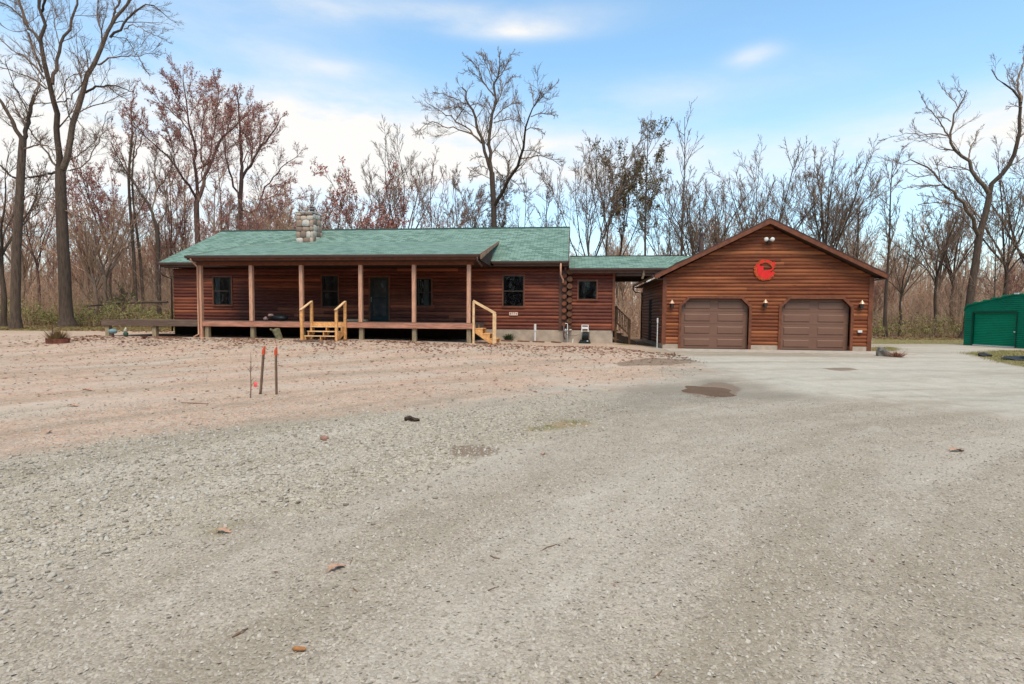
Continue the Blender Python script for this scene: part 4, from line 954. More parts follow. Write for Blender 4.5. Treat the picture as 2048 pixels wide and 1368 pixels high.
b = gnd(289, 678); m = MB(); m.tube([(b[0], b[1], b[2] - .02), (b[0], b[1], b[2] + .06), (b[0], b[1], b[2] + .12)], [.04, .05, .15], 10); mbthing('fire_bowl', m, rm, 'small dark bowl standing on the gravel before the deck extension', 'bowl')

def blades(name, c, n, h, spread, mat, parent=None, r=.006):
    V = []; F = []; T = []
    for i in range(n):
        a = RG.uniform(0, 2 * pi); d = RG.uniform(0, spread) ** 1.0; L = h * RG.uniform(.55, 1.05); b = np.array([c[0] + cos(a) * d * .45, c[1] + sin(a) * d * .45, c[2]])
        tip = b + np.array([cos(a) * d * .8, sin(a) * d * .8, L]); w = np.array([-sin(a), cos(a), 0]) * r; k = len(V); mid = (b + tip) / 2 + np.array([-cos(a), -sin(a), 0]) * L * .08
        V += [b - w, b + w, mid + w * .8, mid - w * .8, tip + w * .2, tip - w * .2]; F += [(k, k + 1, k + 2, k + 3), (k + 3, k + 2, k + 4, k + 5)]; T += [RG.random()] * 6
    return big_mesh(name, np.array(V), np.array(F), mat, parent, T)
# grass clump in a low kerb at the left, small evergreen, corner boulder and brush
b = gnd(115, 681); t = thing('grass_clump', 'clump of dry ornamental grass with a rusty edging and thin rod at far left', 'grass clump', b)
blades('blades', b, 360, .50, .42, M['drygrass'], t, .012)
m = MB()
for k in range(14): a0, a1 = 2 * pi * k / 14, 2 * pi * (k + 1) / 14; m.prism([(b[0] + .42 * cos(a0), b[1] + .25 * sin(a0), b[2] - .03), (b[0] + .42 * cos(a1), b[1] + .25 * sin(a1), b[2] - .03), (b[0] + .44 * cos(a1), b[1] + .26 * sin(a1), b[2] + .17), (b[0] + .44 * cos(a0), b[1] + .26 * sin(a0), b[2] + .17)], (0, .012, 0))
m.build('edging', plain('rust_brown_edging', (.17, .055, .035), .8, .3, 8), t)
m = MB(); x = at(105, 670, b[1])[0]; m.tube([(x, b[1], b[2] - .1), (x, b[1], at(105, 648, b[1])[2])], .018, 6); m.build('rod', rm, t)
b = gnd(1028, 678); b[1] = min(b[1], 23.3); b[2] = float(gz(b[0], b[1])); t = thing('small_shrub', 'small dark green shrub against the tan house foundation', 'shrub', b); blades('foliage', b, 260, .34, .34, M['evergreen'], t, .011)
m = MB(); m.tube([(b[0] - .06, b[1], b[2]), (b[0] - .05, b[1], b[2] + .36)], [.02, .008], 6); m.build('stem', M['lumber'], t)
b = gnd(1767, 712); m = MB(); m.lump((b[0] - .05, b[1], b[2] + .10), .20, .2, .22, .22); m.lump((b[0] + .16, b[1] + .05, b[2] + .04), .14, .15, .12, .25); mbthing('corner_boulder', m, plain('grey_boulder', (.16, .145, .12), .9, .25, 5, bump=.3), 'dark grey boulder at the right end of the concrete apron', 'boulder')
b = gnd(1792, 714); blades('dead_weeds', b, 160, .2, .45, M['leaf'], None, .012)
tag(bpy.data.objects['dead_weeds'], 'low tuft of dead red brown weeds right of the grey boulder', 'weeds')
b = gnd(1968, 713); m = MB(); m.lump((b[0], b[1], b[2] + .03), .22, .16, .11, .3); mbthing('burnt_log', m, M['black'], 'blackened log chunk on the grass island before the green shed', 'log')
b = gnd(2032, 720); m = MB(); m.lump((b[0], b[1], b[2] + .02), .38, .3, .12, .35); mbthing('ash_heap', m, M['black'], 'dark heap of ash at the edge of the grass island', 'ash heap')

# ------------------------------------------------------------------ green metal shed
def shed():
    A = gnd(1927, 690); B = gnd(2048, 697); u = (B - A)[:2]; u /= np.linalg.norm(u)
    # front wall runs along u; the shed reaches back to the right of it
    n = np.array([-u[1], u[0]])
    if n[0] < 0: n = -n
    def w(s, d, z): return np.array([A[0] + u[0] * s + n[0] * d, A[1] + u[1] * s + n[1] * d, z])
    def s_of(px, py):                                  # along-wall coordinate and height seen at a pixel
        r = ray(px, py); nn = np.array([n[0], n[1]]); t_ = ((A[:2]) @ nn) / (r[:2] @ nn); p = np.array([0, 0, CAMH]) + r * t_; return float((p[:2] - A[:2]) @ u), p[2]
    s0 = 0.0; ze = s_of(1927, 617)[1]; sp, zp = s_of(2036, 587); Wd = 2 * sp; dp = 6.0
    t = thing('metal_shed', 'green metal shed with a low gable and a roll up door at the right edge', 'shed', w(sp, 0, 0))
    k = .22
    prof = [(0, 0), (0, ze), (k * .4, ze + .14), (k, ze + .2), (sp, zp), (Wd - k, ze + .2), (Wd - k * .4, ze + .14), (Wd, ze), (Wd, 0)]
    m = MB()
    o0, z0 = s_of(1945, 690); o1, zt = s_of(2034, 625.5)
    # front wall round the door, with horizontal ribs
    ribs = 22
    def top(s): return np.interp(s, [p[0] for p in prof[1:8]], [p[1] for p in prof[1:8]])
    H = zp; rz = np.arange(0, H, .1)
    for z in rz:
        for (a, b_) in ((0, o0), (o0, o1), (o1, Wd)):
            if a == o0 and z + .05 < zt: continue
            if z > zp - .02: continue
            aa, bb = a, b_
            if z > ze: aa = max(a, np.interp(z, [ze, ze + .14, ze + .2, zp], [0, k * .4, k, sp])); bb = min(b_, Wd - np.interp(z, [ze, ze + .14, ze + .2, zp], [0, k * .4, k, sp]))
            if bb - aa < .03: continue
            z1 = min(z + .1, zp)
            m.add([w(aa, 0, z), w(bb, 0, z), w(bb, -.018, z + .03), w(aa, -.018, z + .03), w(bb, -.018, min(z + .07, z1)), w(aa, -.018, min(z + .07, z1)), w(bb, 0, z1), w(aa, 0, z1)], [(0, 1, 2, 3), (3, 2, 4, 5), (5, 4, 6, 7)])
    m.build('wall', M['green_metal'], t)
    m = MB(); m.add([w(a, .01, z) for a, z in prof] + [w(a, dp, z) for a, z in prof], [tuple(range(9, 18))[::-1]] + [(i, i + 9, i + 10, i + 1) for i in (0, 7)] ); m.build('side_wall', M['green_metal'], t)
    m = MB()
    R = [(-.03, ze - .06)] + [(a, z + .02) for a, z in prof[1:8]] + [(Wd + .03, ze - .06)]; N_ = len(R)
    m.add([w(a, -.06, z) for a, z in R] + [w(a, dp, z) for a, z in R] + [w(a, -.06, z - .07) for a, z in R] + [w(a, dp, z - .02) for a, z in R],
          [(i, i + 1, N_ + i + 1, N_ + i) for i in range(N_ - 1)] + [(2 * N_ + i, 2 * N_ + i + 1, i + 1, i) for i in range(N_ - 1)] + [(3 * N_ + i, 3 * N_ + i + 1, 2 * N_ + i + 1, 2 * N_ + i) for i in range(N_ - 1)])
    m.build('roof', M['green_metal'], t)
    m = MB(); c = w(sp, -.07, zp - .0); m.beam(c - np.array([*u, 0]) * .1, c + np.array([*u, 0]) * .1, .05, .07); m.build('ridge_clip', M['white'], t)
    m = MB()
    for z in np.arange(.05, zt, .085):
        z1 = min(z + .085, zt); m.add([w(o0, .05, z), w(o1, .05, z), w(o1, .022, z + .042), w(o0, .022, z + .042), w(o1, .05, z1), w(o0, .05, z1)], [(0, 1, 2, 3), (3, 2, 4, 5)])
    d = m.build('roll_up_door', M['green_door'], t)
    m = MB(); m.beam(w(o0, .02, .04), w(o1, .02, .04), .05, .045); m.build('bottom_bar', M['white'], d)
    hs, hz = s_of(2030, 664); m = MB(); m.lump(tuple(w(hs, -.02, hz)), .05, .05, .03, .1); m.build('handle', M['white'], d)
    m = MB(); m.beam(w(o0 - .04, -.03, 0), w(o0 - .04, -.03, zt + .04), .07, .03, up=(u[0], u[1], 0)); m.beam(w(o1 + .04, -.03, 0), w(o1 + .04, -.03, zt + .04), .07, .03, up=(u[0], u[1], 0)); m.beam(w(o0, -.03, zt + .03), w(o1, -.03, zt + .03), .03, .07); m.build('door_frame', plain('dark_green_door_frame', (.008, .05, .03), .5, .1, 3), t)
shed()

# ------------------------------------------------------------------ things lying in the foreground
def oak_leaf(px, py, L, rot, lab, curl=.25):
    b = gnd(px, py); m = MB(); c_, s_ = cos(rot), sin(rot)
    half = [(0, .03), (.12, .10), (.20, .30), (.26, .14), (.38, .16), (.48, .42), (.54, .18), (.64, .16), (.74, .34), (.80, .13), (.90, .14), (1, 0)]
    up = []; cen = []
    P = [(x, y) for x, y in half] + [(x, -y * .92) for x, y in half[::-1][1:]]
    V = []
    for (x, y) in P + [(i / 5, 0) for i in range(6)]:
        X = (x - .5) * L; Y_ = y * L; z = .012 + abs(y) * L * curl + .01 * sin(x * 5)
        V.append((b[0] + X * c_ - Y_ * s_, b[1] + X * s_ + Y_ * c_, b[2] + z))
    n = len(P); mid = [n + i for i in range(6)]; F = []
    for side in (range(0, 12), [0] + list(range(n - 1, 10, -1))):
        s = list(side)
        for i in range(len(s) - 1):
            a, b_ = s[i], s[i + 1]; xm = (P[a][0] + P[b_][0]) / 2; k = min(5, int(round(xm * 5))); F.append((a, b_, mid[k]))
        for k in range(5):
            j = min(s, key=lambda q: abs(P[q][0] - (k + .5) / 5)); F.append((mid[k], mid[k + 1], j))
    m.add(V, F, .85); m.tube([V[0], (V[0][0] - .25 * L * c_, V[0][1] - .25 * L * s_, b[2] + .01)], .0015, 5)
    mbthing('oak_leaf', m, plain('tan_oak_leaf', (.42, .25, .17), .8, .25, 30), lab, 'leaf', 'large oak leaves lying on the driveway')
oak_leaf(674, 1138, .115, 1.1, 'pale tan oak leaf lying flat on the near driveway')
oak_leaf(1914, 903, .17, .3, 'brown curled leaf on the driveway at the right', .5)
oak_leaf(447, 1066, .10, .2, 'brown leaf on the green tuft at the gravel edge', .4)
oak_leaf(176, 782, .20, .1, 'curled brown leaf on the tan gravel at the upper left', .6)
oak_leaf(146, 813, .16, .2, 'smaller brown leaf on the tan gravel at the left', .5)
oak_leaf(97, 866, .12, 2.2, 'small orange brown leaf at the far left of the gravel', .5)
oak_leaf(1087, 909, .10, 1.5, 'dark red brown leaf beside the round mud patch', .6)
def stick(a, c, r, lab, mat='twig'):
    p, q = gnd(*a), gnd(*c); md = (p + q) / 2 + np.array([RG.uniform(-.02, .02), RG.uniform(-.02, .02), r * .6]); m = MB()
    m.tube([p + [0, 0, r * .7], md + [0, 0, r * .5], q + [0, 0, r * .7]], [r * .6, r, r * .5], 7, tone=.4); mbthing('stick', m, M[mat], lab, 'stick', 'fallen sticks on the gravel', smooth=True)
stick((464, 1276), (496, 1258), .006, 'thick brown stick at the bottom left of the driveway')
stick((362, 806), (417, 808), .008, 'thin straight twig on the tan gravel below the stakes')
stick((1085, 1101), (1115, 1089), .004, 'pale curved twig in the middle of the driveway')
stick((980, 1112), (1000, 1118), .004, 'short dark twig left of the pale curved twig')
stick((1308, 1356), (1324, 1342), .004, 'short slanted twig at the bottom of the driveway')
stick((700, 1130), (706, 1115), .003, 'tiny dark twig right of the pale oak leaf')
stick((704, 1174), (716, 1185), .003, 'tiny curved twig below the pale oak leaf')
stick((976, 1182), (990, 1176), .004, 'short red brown twig in the centre foreground')
b = gnd(598, 1303); m = MB(); m.tube([b + [-.028, 0, .01], b + [-.02, 0, .012], b + [.02, .002, .012], b + [.03, .002, .01]], [.004, .009, .0085, .003], 10); mbthing('cigar_butt', m, plain('orange_brown_catkin', (.36, .16, .06), .7, .2, 60), 'small orange brown cylinder shaped stub in the near foreground', 'seed pod', smooth=True)
b = gnd(824, 842); m = MB(); m.lump((b[0] - .03, b[1], b[2] + .03), .07, .05, .035, .35); m.lump((b[0] + .05, b[1], b[2] + .02), .06, .04, .03, .35); mbthing('dark_clod', m, plain('dark_soil_clod', (.05, .035, .025), .95, .3, 30), 'dark brown clod of soil on the gravel in the middle', 'clod')
b = gnd(649, 880); m = MB(); m.lump((b[0], b[1], b[2] + .02), .05, .04, .035, .15); mbthing('reddish_stone', m, plain('reddish_stone', (.30, .17, .13), .9, .2, 30), 'lone reddish stone on the grey gravel', 'stone', smooth=True)

# ------------------------------------------------------------------ trees
def frames(P):
    T = np.gradient(P, axis=1); T /= np.linalg.norm(T, axis=2, keepdims=True) + 1e-9
    ref = np.zeros_like(T); ref[..., 0] = 1; bad = np.abs(T[..., 0]) > .8; ref[bad] = (0, 1, 0)
    U = np.cross(T, ref); U /= np.linalg.norm(U, axis=2, keepdims=True) + 1e-9
    return T, U, np.cross(T, U)
def tubes_mesh(batches):
    "batches of (P (n,k,3), R (n,k), sides, tone (n,)) -> one vertex and face array"
    Vs, Fs, Ts = [], [], []; off = 0
    for P, R, S, tn in batches:
        n, k, _ = P.shape
        if n == 0: continue
        T, U, W_ = frames(P); a = np.arange(S) * 2 * pi / S
        V = P[:, :, None, :] + R[:, :, None, None] * (np.cos(a)[:, None] * U[:, :, None, :] + np.sin(a)[:, None] * W_[:, :, None, :])
        Vs.append(V.reshape(-1, 3)); Ts.append(np.repeat(tn, k * S))
        i = np.arange(n)[:, None, None]; j = np.arange(k - 1)[None, :, None]; s = np.arange(S)[None, None, :]; s2 = (s + 1) % S
        b = off + i * k * S; F = np.stack([b + j * S + s, b + j * S + s2, b + (j + 1) * S + s2, b + (j + 1) * S + s], -1).reshape(-1, 4)
        Fs.append(F); off += n * k * S
    return np.concatenate(Vs), np.concatenate(Fs), np.concatenate(Ts)
def unit(v): return v / (np.linalg.norm(v, axis=-1, keepdims=True) + 1e-9)
def spawn(P, R, m, t0, t1, ang, ratio, K, up, wob, rr, rmin, Lcap=99, tshape=1.0, rfac=.55):
    "m side branches from every tube of P; returns their paths and radii"
    n, k, _ = P.shape; L = np.linalg.norm(np.diff(P, axis=1), axis=2).sum(1)
    t = t0 + (t1 - t0) * (np.arange(m)[None, :] + rr.uniform(.1, .9, (n, m))) / m
    f = t * (k - 1); i = np.minimum(f.astype(int), k - 2); fr_ = f - i; I = np.arange(n)[:, None]
    base = P[I, i] * (1 - fr_)[..., None] + P[I, i + 1] * fr_[..., None]; rb = R[I, i] * (1 - fr_) + R[I, i + 1] * fr_
    T = unit(P[I, i + 1] - P[I, i]); q = unit(rr.normal(size=(n, m, 3))); side = unit(q - (q * T).sum(-1, keepdims=True) * T)
    a = np.radians(rr.normal(ang, ang * .28, (n, m)))[..., None]; D = unit(T * np.cos(a) + side * np.sin(a))
    Lc = np.minimum(L[:, None] * ratio * (1.05 - .6 * t ** tshape) * rr.uniform(.55, 1.2, (n, m)), Lcap)
    N = n * m; base = base.reshape(N, 3); D = D.reshape(N, 3); Lc = Lc.reshape(N); rb = rb.reshape(N)
    Q = np.zeros((N, K, 3)); Q[:, 0] = base; step = Lc / (K - 1)
    for j in range(1, K):
        D = unit(D + rr.normal(size=(N, 3)) * wob + np.array([0, 0, up / K])); Q[:, j] = Q[:, j - 1] + D * step[:, None]
    r0 = np.maximum(rb * rfac, rmin); RR = r0[:, None] * np.linspace(1, .35, K)[None, :]; RR = np.maximum(RR, rmin * .6)
    keep = Lc > .12
    return Q[keep], RR[keep]
def buds(P, per, size, rr, t0=.2, mat_n=0):
    n, k, _ = P.shape; t = rr.uniform(t0, 1, (n, per)); f = t * (k - 1); i = np.minimum(f.astype(int), k - 2); fr_ = (f - i)[..., None]; I = np.arange(n)[:, None]
    c = (P[I, i] * (1 - fr_) + P[I, i + 1] * fr_).reshape(-1, 3) + rr.normal(size=(n * per, 3)) * size * .5
    N = len(c); u = unit(rr.normal(size=(N, 3))); v = unit(np.cross(u, rr.normal(size=(N, 3)))); s = (size * rr.uniform(.5, 1.2, N))[:, None]
    V = np.stack([c - u * s * .5, c + v * s * .35, c + u * s * .5, c - v * s * .35], 1).reshape(-1, 3); F = np.arange(4 * N).reshape(N, 4)
    return V, F, np.repeat(rr.random(N), 4)
def resample(pts, rad, K):
    pts = np.array(pts, float); d = np.r_[0, np.cumsum(np.linalg.norm(np.diff(pts, axis=0), axis=1))]; s = np.linspace(0, d[-1], K)
    return np.stack([np.interp(s, d, pts[:, i]) for i in range(3)], 1), np.interp(s, d, rad)
def subtwigs(P, R, rr, dens, rmin, up=.6, Lc=(3.6, 2.0, 1.1)):
    "three further orders of branching below a set of limbs"
    out = []
    a, ra = spawn(P, R, dens[0], .2, 1.0, 38, .5, 6, up, .12, rr, rmin * 1.5, Lc[0], 1.0, .42); out.append((a, ra, 4))
    b, rb = spawn(a, ra, dens[1], .15, 1.0, 36, .55, 5, up * .8, .13, rr, rmin * 1.1, Lc[1], 1.0, .45); out.append((b, rb, 3))
    c, rc = spawn(b, rb, dens[2], .12, 1.0, 34, .62, 4, up * .6, .15, rr, rmin * .75, Lc[2], 1.0, .5); out.append((c, rc, 3))
    return out
TREES = {}
def finish_tree(root, trunk, crown, budset, barkm, twigm, budm, rr):
    V, F, T = tubes_mesh([(P, R, S, np.clip(rr.normal(.5, .18, len(P)), 0, 1)) for P, R, S in trunk]); big_mesh('trunk', V, F, M[barkm], root, T, smooth=True)
    V, F, T = tubes_mesh([(P, R, S, np.clip(rr.normal(.5, .22, len(P)), 0, 1)) for P, R, S in crown]); big_mesh('crown', V, F, M[twigm], root, T)
    if budset is not None: V, F, T = budset; big_mesh('buds', V, F, M[budm], root, T)
    return root
def grown_tree(x, y, H, r0, label, group, name='bare_tree', habit='tall', seed=1, lean=(0, 0), bud=None, bark='bark', twig='twig', dens=(7, 6, 5), fork=.35, spread=.5, rmin=.011, limbs=12, stems=1, cat='tree', bud_per=2, bud_size=.10):
    rr = np.random.default_rng(seed); z = float(gz(x, y)); root = thing(name, label, cat, (x, y, z), group)
    trunk = []; K = 12; Ls, Rs = [], []
    for s in range(stems):
        dx = rr.uniform(-1, 1) * .35 * (stems > 1); L = H * (1 if s == 0 else rr.uniform(.75, .95)); top = fork if habit == 'vase' else 1.0
        P = np.zeros((K, 3)); t = np.linspace(0, 1, K); sway = rr.normal(size=2) * .25
        P[:, 0] = x + dx + (lean[0] + (dx * 3)) * t ** 1.3 * top + sway[0] * np.sin(t * 3.0 + s) * top + .05 * np.sin(t * 9 + seed); P[:, 1] = y + lean[1] * t * top + sway[1] * np.sin(t * 2.6) * top; P[:, 2] = z - .2 + (L * top + .2) * t
        R = r0 * (.72 ** s) * (1 - (.35 if habit == 'vase' else .86) * t ** .9); R[0] *= 1.5; R[1] *= 1.08; trunk.append((P[None], R[None], 9)); Ls.append(P); Rs.append(R)
    TP = np.array(Ls); TR = np.array(Rs)
    if habit == 'vase':
        n = limbs; ang = 20 + 20 * spread; base = TP[:, -1]
        Q = []; RQ = []
        for s in range(stems):
            az = rr.uniform(0, 2 * pi)
            for k in range(n):
                a = az + 2 * pi * k / n * 1.0 + rr.normal() * .3; th = radians(ang * rr.uniform(.35, 1.15)); D = np.array([sin(th) * cos(a), sin(th) * sin(a), cos(th)])
                q0 = TP[s, -1 - (k % 3)] if k > 2 else base[s]; L = (H - (q0[2] - z)) / max(.55, cos(th) ** .6) * rr.uniform(.72, 1.0); q = [q0]
                for j in range(9): D = unit(D + rr.normal(size=3) * .10 + np.array([0, 0, .035])); q.append(q[-1] + D * L / 9)
                Q.append(q); RQ.append(TR[s, -1] * rr.uniform(.5, .8) * np.linspace(1, .16, 10) ** 1.0)
        A, RA = np.array(Q), np.array(RQ); trunk.append((A, RA, 6))
        B, RB_ = spawn(A, RA, 5, .12, .95, 28, .5, 8, .7, .08, rr, rmin * 2.0, 99, 1.0, .5); crown = [(B, RB_, 5)]
    else:
        A, RA = spawn(TP, TR, limbs, fork, .97, 32 + 18 * spread, .40 * spread + .14, 9, .9, .07, rr, rmin * 2.5, 99, 1.0, .42); crown = [(A, RA, 5)]; B, RB_ = A, RA
    sub = subtwigs(B, RB_, rr, dens, rmin); crown += sub
    bs = None
    if bud: bs = buds(sub[-1][0], bud_per, bud_size, rr)
    return finish_tree(root, trunk, crown, bs, bark, twig, bud, rr)
def traced_tree(Y0, limbs, label, group=None, name='bare_tree', seed=1, bark='bark', twig='twig', dens=(8, 6, 4), rmin=.010, bud=None, slope=.45, bud_per=2, bud_size=.1, flare=1.5, cat='tree', tw=.32):
    """a tree surveyed limb by limb: each limb is (points seen, width at start, width at end); limb 0 is the trunk from its foot.
    Every limb is given its own depth so that the crown is as deep as it is wide."""
    rr = np.random.default_rng(seed); placed = []
    K = 14; Ps, Rs = [], []
    f = at(limbs[0][0][0][0], limbs[0][0][0][1], Y0); g = float(gz(f[0], Y0)); root = thing(name, label, cat, (f[0], Y0, g), group)
    for i, (pts, w0, w1) in enumerate(limbs):
        pts = [tuple(p) for p in pts]
        if i == 0: ys = [Y0] * len(pts)
        else:
            p0 = np.array(pts[0]); best = min(placed, key=lambda q: (q[0] - p0[0]) ** 2 + (q[1] - p0[1]) ** 2); s = rr.uniform(-slope, slope); s += .2 * np.sign(s)
            if i < 3: s = (-1) ** i * slope * .25
            d = 0; ys = [best[2]]
            for a, b in zip(pts[:-1], pts[1:]): d += math.hypot(b[0] - a[0], b[1] - a[1]) * Y0 / FPX; ys.append(best[2] + s * d)
        W_ = [at(px, py, yy) for (px, py), yy in zip(pts, ys)]; n = len(pts)
        if i == 0: W_ = [np.array([W_[0][0], Y0, g - .2])] + W_; n += 1
        rad = np.linspace(w0, w1, n) * np.array([w[1] for w in W_]) / FPX / 2
        if i == 0: rad[0] *= flare; rad[1] *= 1.0
        P, R = resample(W_, rad, K)
        if i == 0 and flare > 1: P2, _ = resample(W_, rad, K); R = R * (1 + (flare - 1) * .6 * np.exp(-(P[:, 2] - g) / .35))
        if i: P[1:-1] += rr.normal(size=(K - 2, 3)) * .018 * np.linalg.norm(P[-1] - P[0]) / K * 6
        for (px, py), yy in zip(pts, ys): placed.append((px, py, yy))
        for a, b, ya, yb in zip(pts[:-1], pts[1:], ys[:-1], ys[1:]):
            for q in (.25, .5, .75): placed.append((a[0] + (b[0] - a[0]) * q, a[1] + (b[1] - a[1]) * q, ya + (yb - ya) * q))
        Ps.append(P); Rs.append(R)
    Ps, Rs = np.array(Ps), np.array(Rs); big = np.array([i == 0 or l[1] > 4 for i, l in enumerate(limbs)])
    trunk = [(Ps[:1], Rs[:1], 14), (Ps[1:][big[1:]], Rs[1:][big[1:]], 9)]; crown = [(Ps[~big], Rs[~big], 5)]
    src = Ps[1:]; sr = Rs[1:]
    a, ra = spawn(src, sr, dens[0], .15, 1.0, 36, .38, 7, .45, .12, rr, rmin * 1.5, 3.8, 1.0, tw)
    b, rb = spawn(a, ra, dens[1] + 1, .12, 1.0, 34, .58, 5, .4, .13, rr, rmin * 1.1, 2.2, 1.0, .45); c, rc = spawn(b, rb, dens[2] + 1, .1, 1.0, 32, .65, 4, .35, .15, rr, rmin * .9, 1.2, 1.0, .5)
    crown += [(a, ra, 4), (b, rb, 3), (c, rc, 3)]
    return finish_tree(root, trunk, crown, buds(c, bud_per, bud_size, rr) if bud else None, bark, twig, bud, rr)

# the tall two-stemmed tree at the left
traced_tree(31.5, [
 ([(135, 651), (133, 630), (131, 600), (129, 540), (125, 470), (122, 400), (121, 345), (121, 335)], 27, 18),
 ([(119, 338), (117, 311), (110, 269), (106, 210), (101, 178), (94, 140), (87, 94), (88, 58), (84, 23), (77, 0), (70, -45)], 13, 4),
 ([(126, 338), (136, 313), (140, 269), (152, 229), (164, 192), (175, 157), (194, 119), (210, 82), (222, 51), (239, 28), (260, 0), (278, -45)], 13, 4),
 ([(84, 23), (90, 0), (98, -40)], 5, 3), ([(93, 178), (70, 159), (47, 150), (23, 140), (-10, 134)], 4, 1.5), ([(89, 157), (70, 133), (47, 112), (23, 98), (0, 77), (-20, 60)], 4, 1.5),
 ([(86, 145), (75, 117), (63, 91), (57, 65)], 4, 4), ([(82, 87), (70, 70), (56, 54), (46, 30), (38, 0), (30, -40)], 7, 4), ([(56, 54), (44, 35), (22, 16), (-5, 0)], 5, 2),
 ([(105, 168), (114, 131), (119, 94), (133, 65), (145, 28), (157, 0), (168, -35)], 7, 3), ([(118, 87), (110, 56), (110, 23), (103, 0)], 2, 1),
 ([(103, 206), (85, 206), (65, 207)], 2.4, 2), ([(106, 205), (126, 203), (145, 195), (159, 168), (171, 150), (185, 125)], 3, 1.6), ([(115, 199), (133, 173), (133, 161), (147, 147), (173, 148)], 2, 1),
 ([(224, 44), (228, 26), (240, 0), (246, -20)], 4.5, 3), ([(220, 75), (243, 56), (257, 35), (276, 19), (290, 8), (310, 12), (330, 30), (352, 46)], 5, 1), ([(248, 58), (264, 53), (281, 54), (297, 65), (325, 76)], 2.5, 1),
 ([(206, 82), (200, 55), (195, 35), (196, 0), (198, -20)], 3, 2), ([(196, 129), (215, 119), (243, 112), (276, 111), (305, 107)], 4, 1), ([(276, 112), (290, 138), (300, 152)], 2, 1),
 ([(171, 185), (187, 175), (217, 172), (234, 168), (250, 178), (268, 184)], 5, 1.5), ([(217, 173), (234, 188), (256, 200)], 2.5, 1), ([(222, 73), (253, 77), (262, 90), (270, 107)], 2, 1),
 ([(118, 344), (105, 346), (92, 349), (75, 352), (48, 357)], 6, 4), ([(113, 332), (107, 326), (95, 308), (82, 290), (60, 262), (38, 226)], 5, 2), ([(128, 343), (145, 342), (158, 337), (179, 318), (188, 300), (205, 265), (216, 222)], 4, 1.4),
 ([(130, 421), (145, 428), (163, 432), (175, 444), (192, 456), (225, 460)], 3, 1.2), ([(134, 326), (150, 314), (170, 300), (188, 286), (200, 262)], 3, 1.2), ([(150, 235), (170, 260), (195, 275), (230, 272)], 1.6, .8), ([(168, 142), (160, 125), (150, 108), (130, 98)], 2, 1)],
 'towering bare tree at the left forking into two tall pale stems', seed=31, dens=(9, 7, 5), rmin=.008, flare=1.3)
# leftmost tree
traced_tree(27.0, [
 ([(31, 656), (31, 630), (31, 600), (33, 500), (38, 420), (42, 340), (45, 290), (46, 276)], 21, 13),
 ([(44, 280), (34, 262), (23, 238), (5, 208), (-20, 180)], 9, 5), ([(48, 278), (52, 262), (58, 234), (64, 206), (68, 190)], 9, 6), ([(62, 212), (72, 190), (80, 170), (83, 150)], 2.5, 1.2),
 ([(52, 262), (48, 245), (34, 222), (24, 200), (8, 190)], 3.5, 1.5), ([(58, 236), (46, 205), (32, 180), (20, 150), (10, 120)], 3, 1.2), ([(64, 206), (56, 212), (40, 190), (22, 165)], 2, 1), ([(46, 300), (70, 290), (96, 290), (108, 312)], 4, 2),
 ([(42, 360), (20, 350), (0, 330), (-20, 322)], 5, 3), ([(40, 400), (60, 390), (95, 396), (112, 402)], 3, 1.5), ([(68, 190), (76, 150), (70, 110), (60, 80)], 3, 1.2)],
 'dark thick trunked tree at the far left edge in front of the wood', seed=32, dens=(10, 7, 5), rmin=.008, flare=1.2)
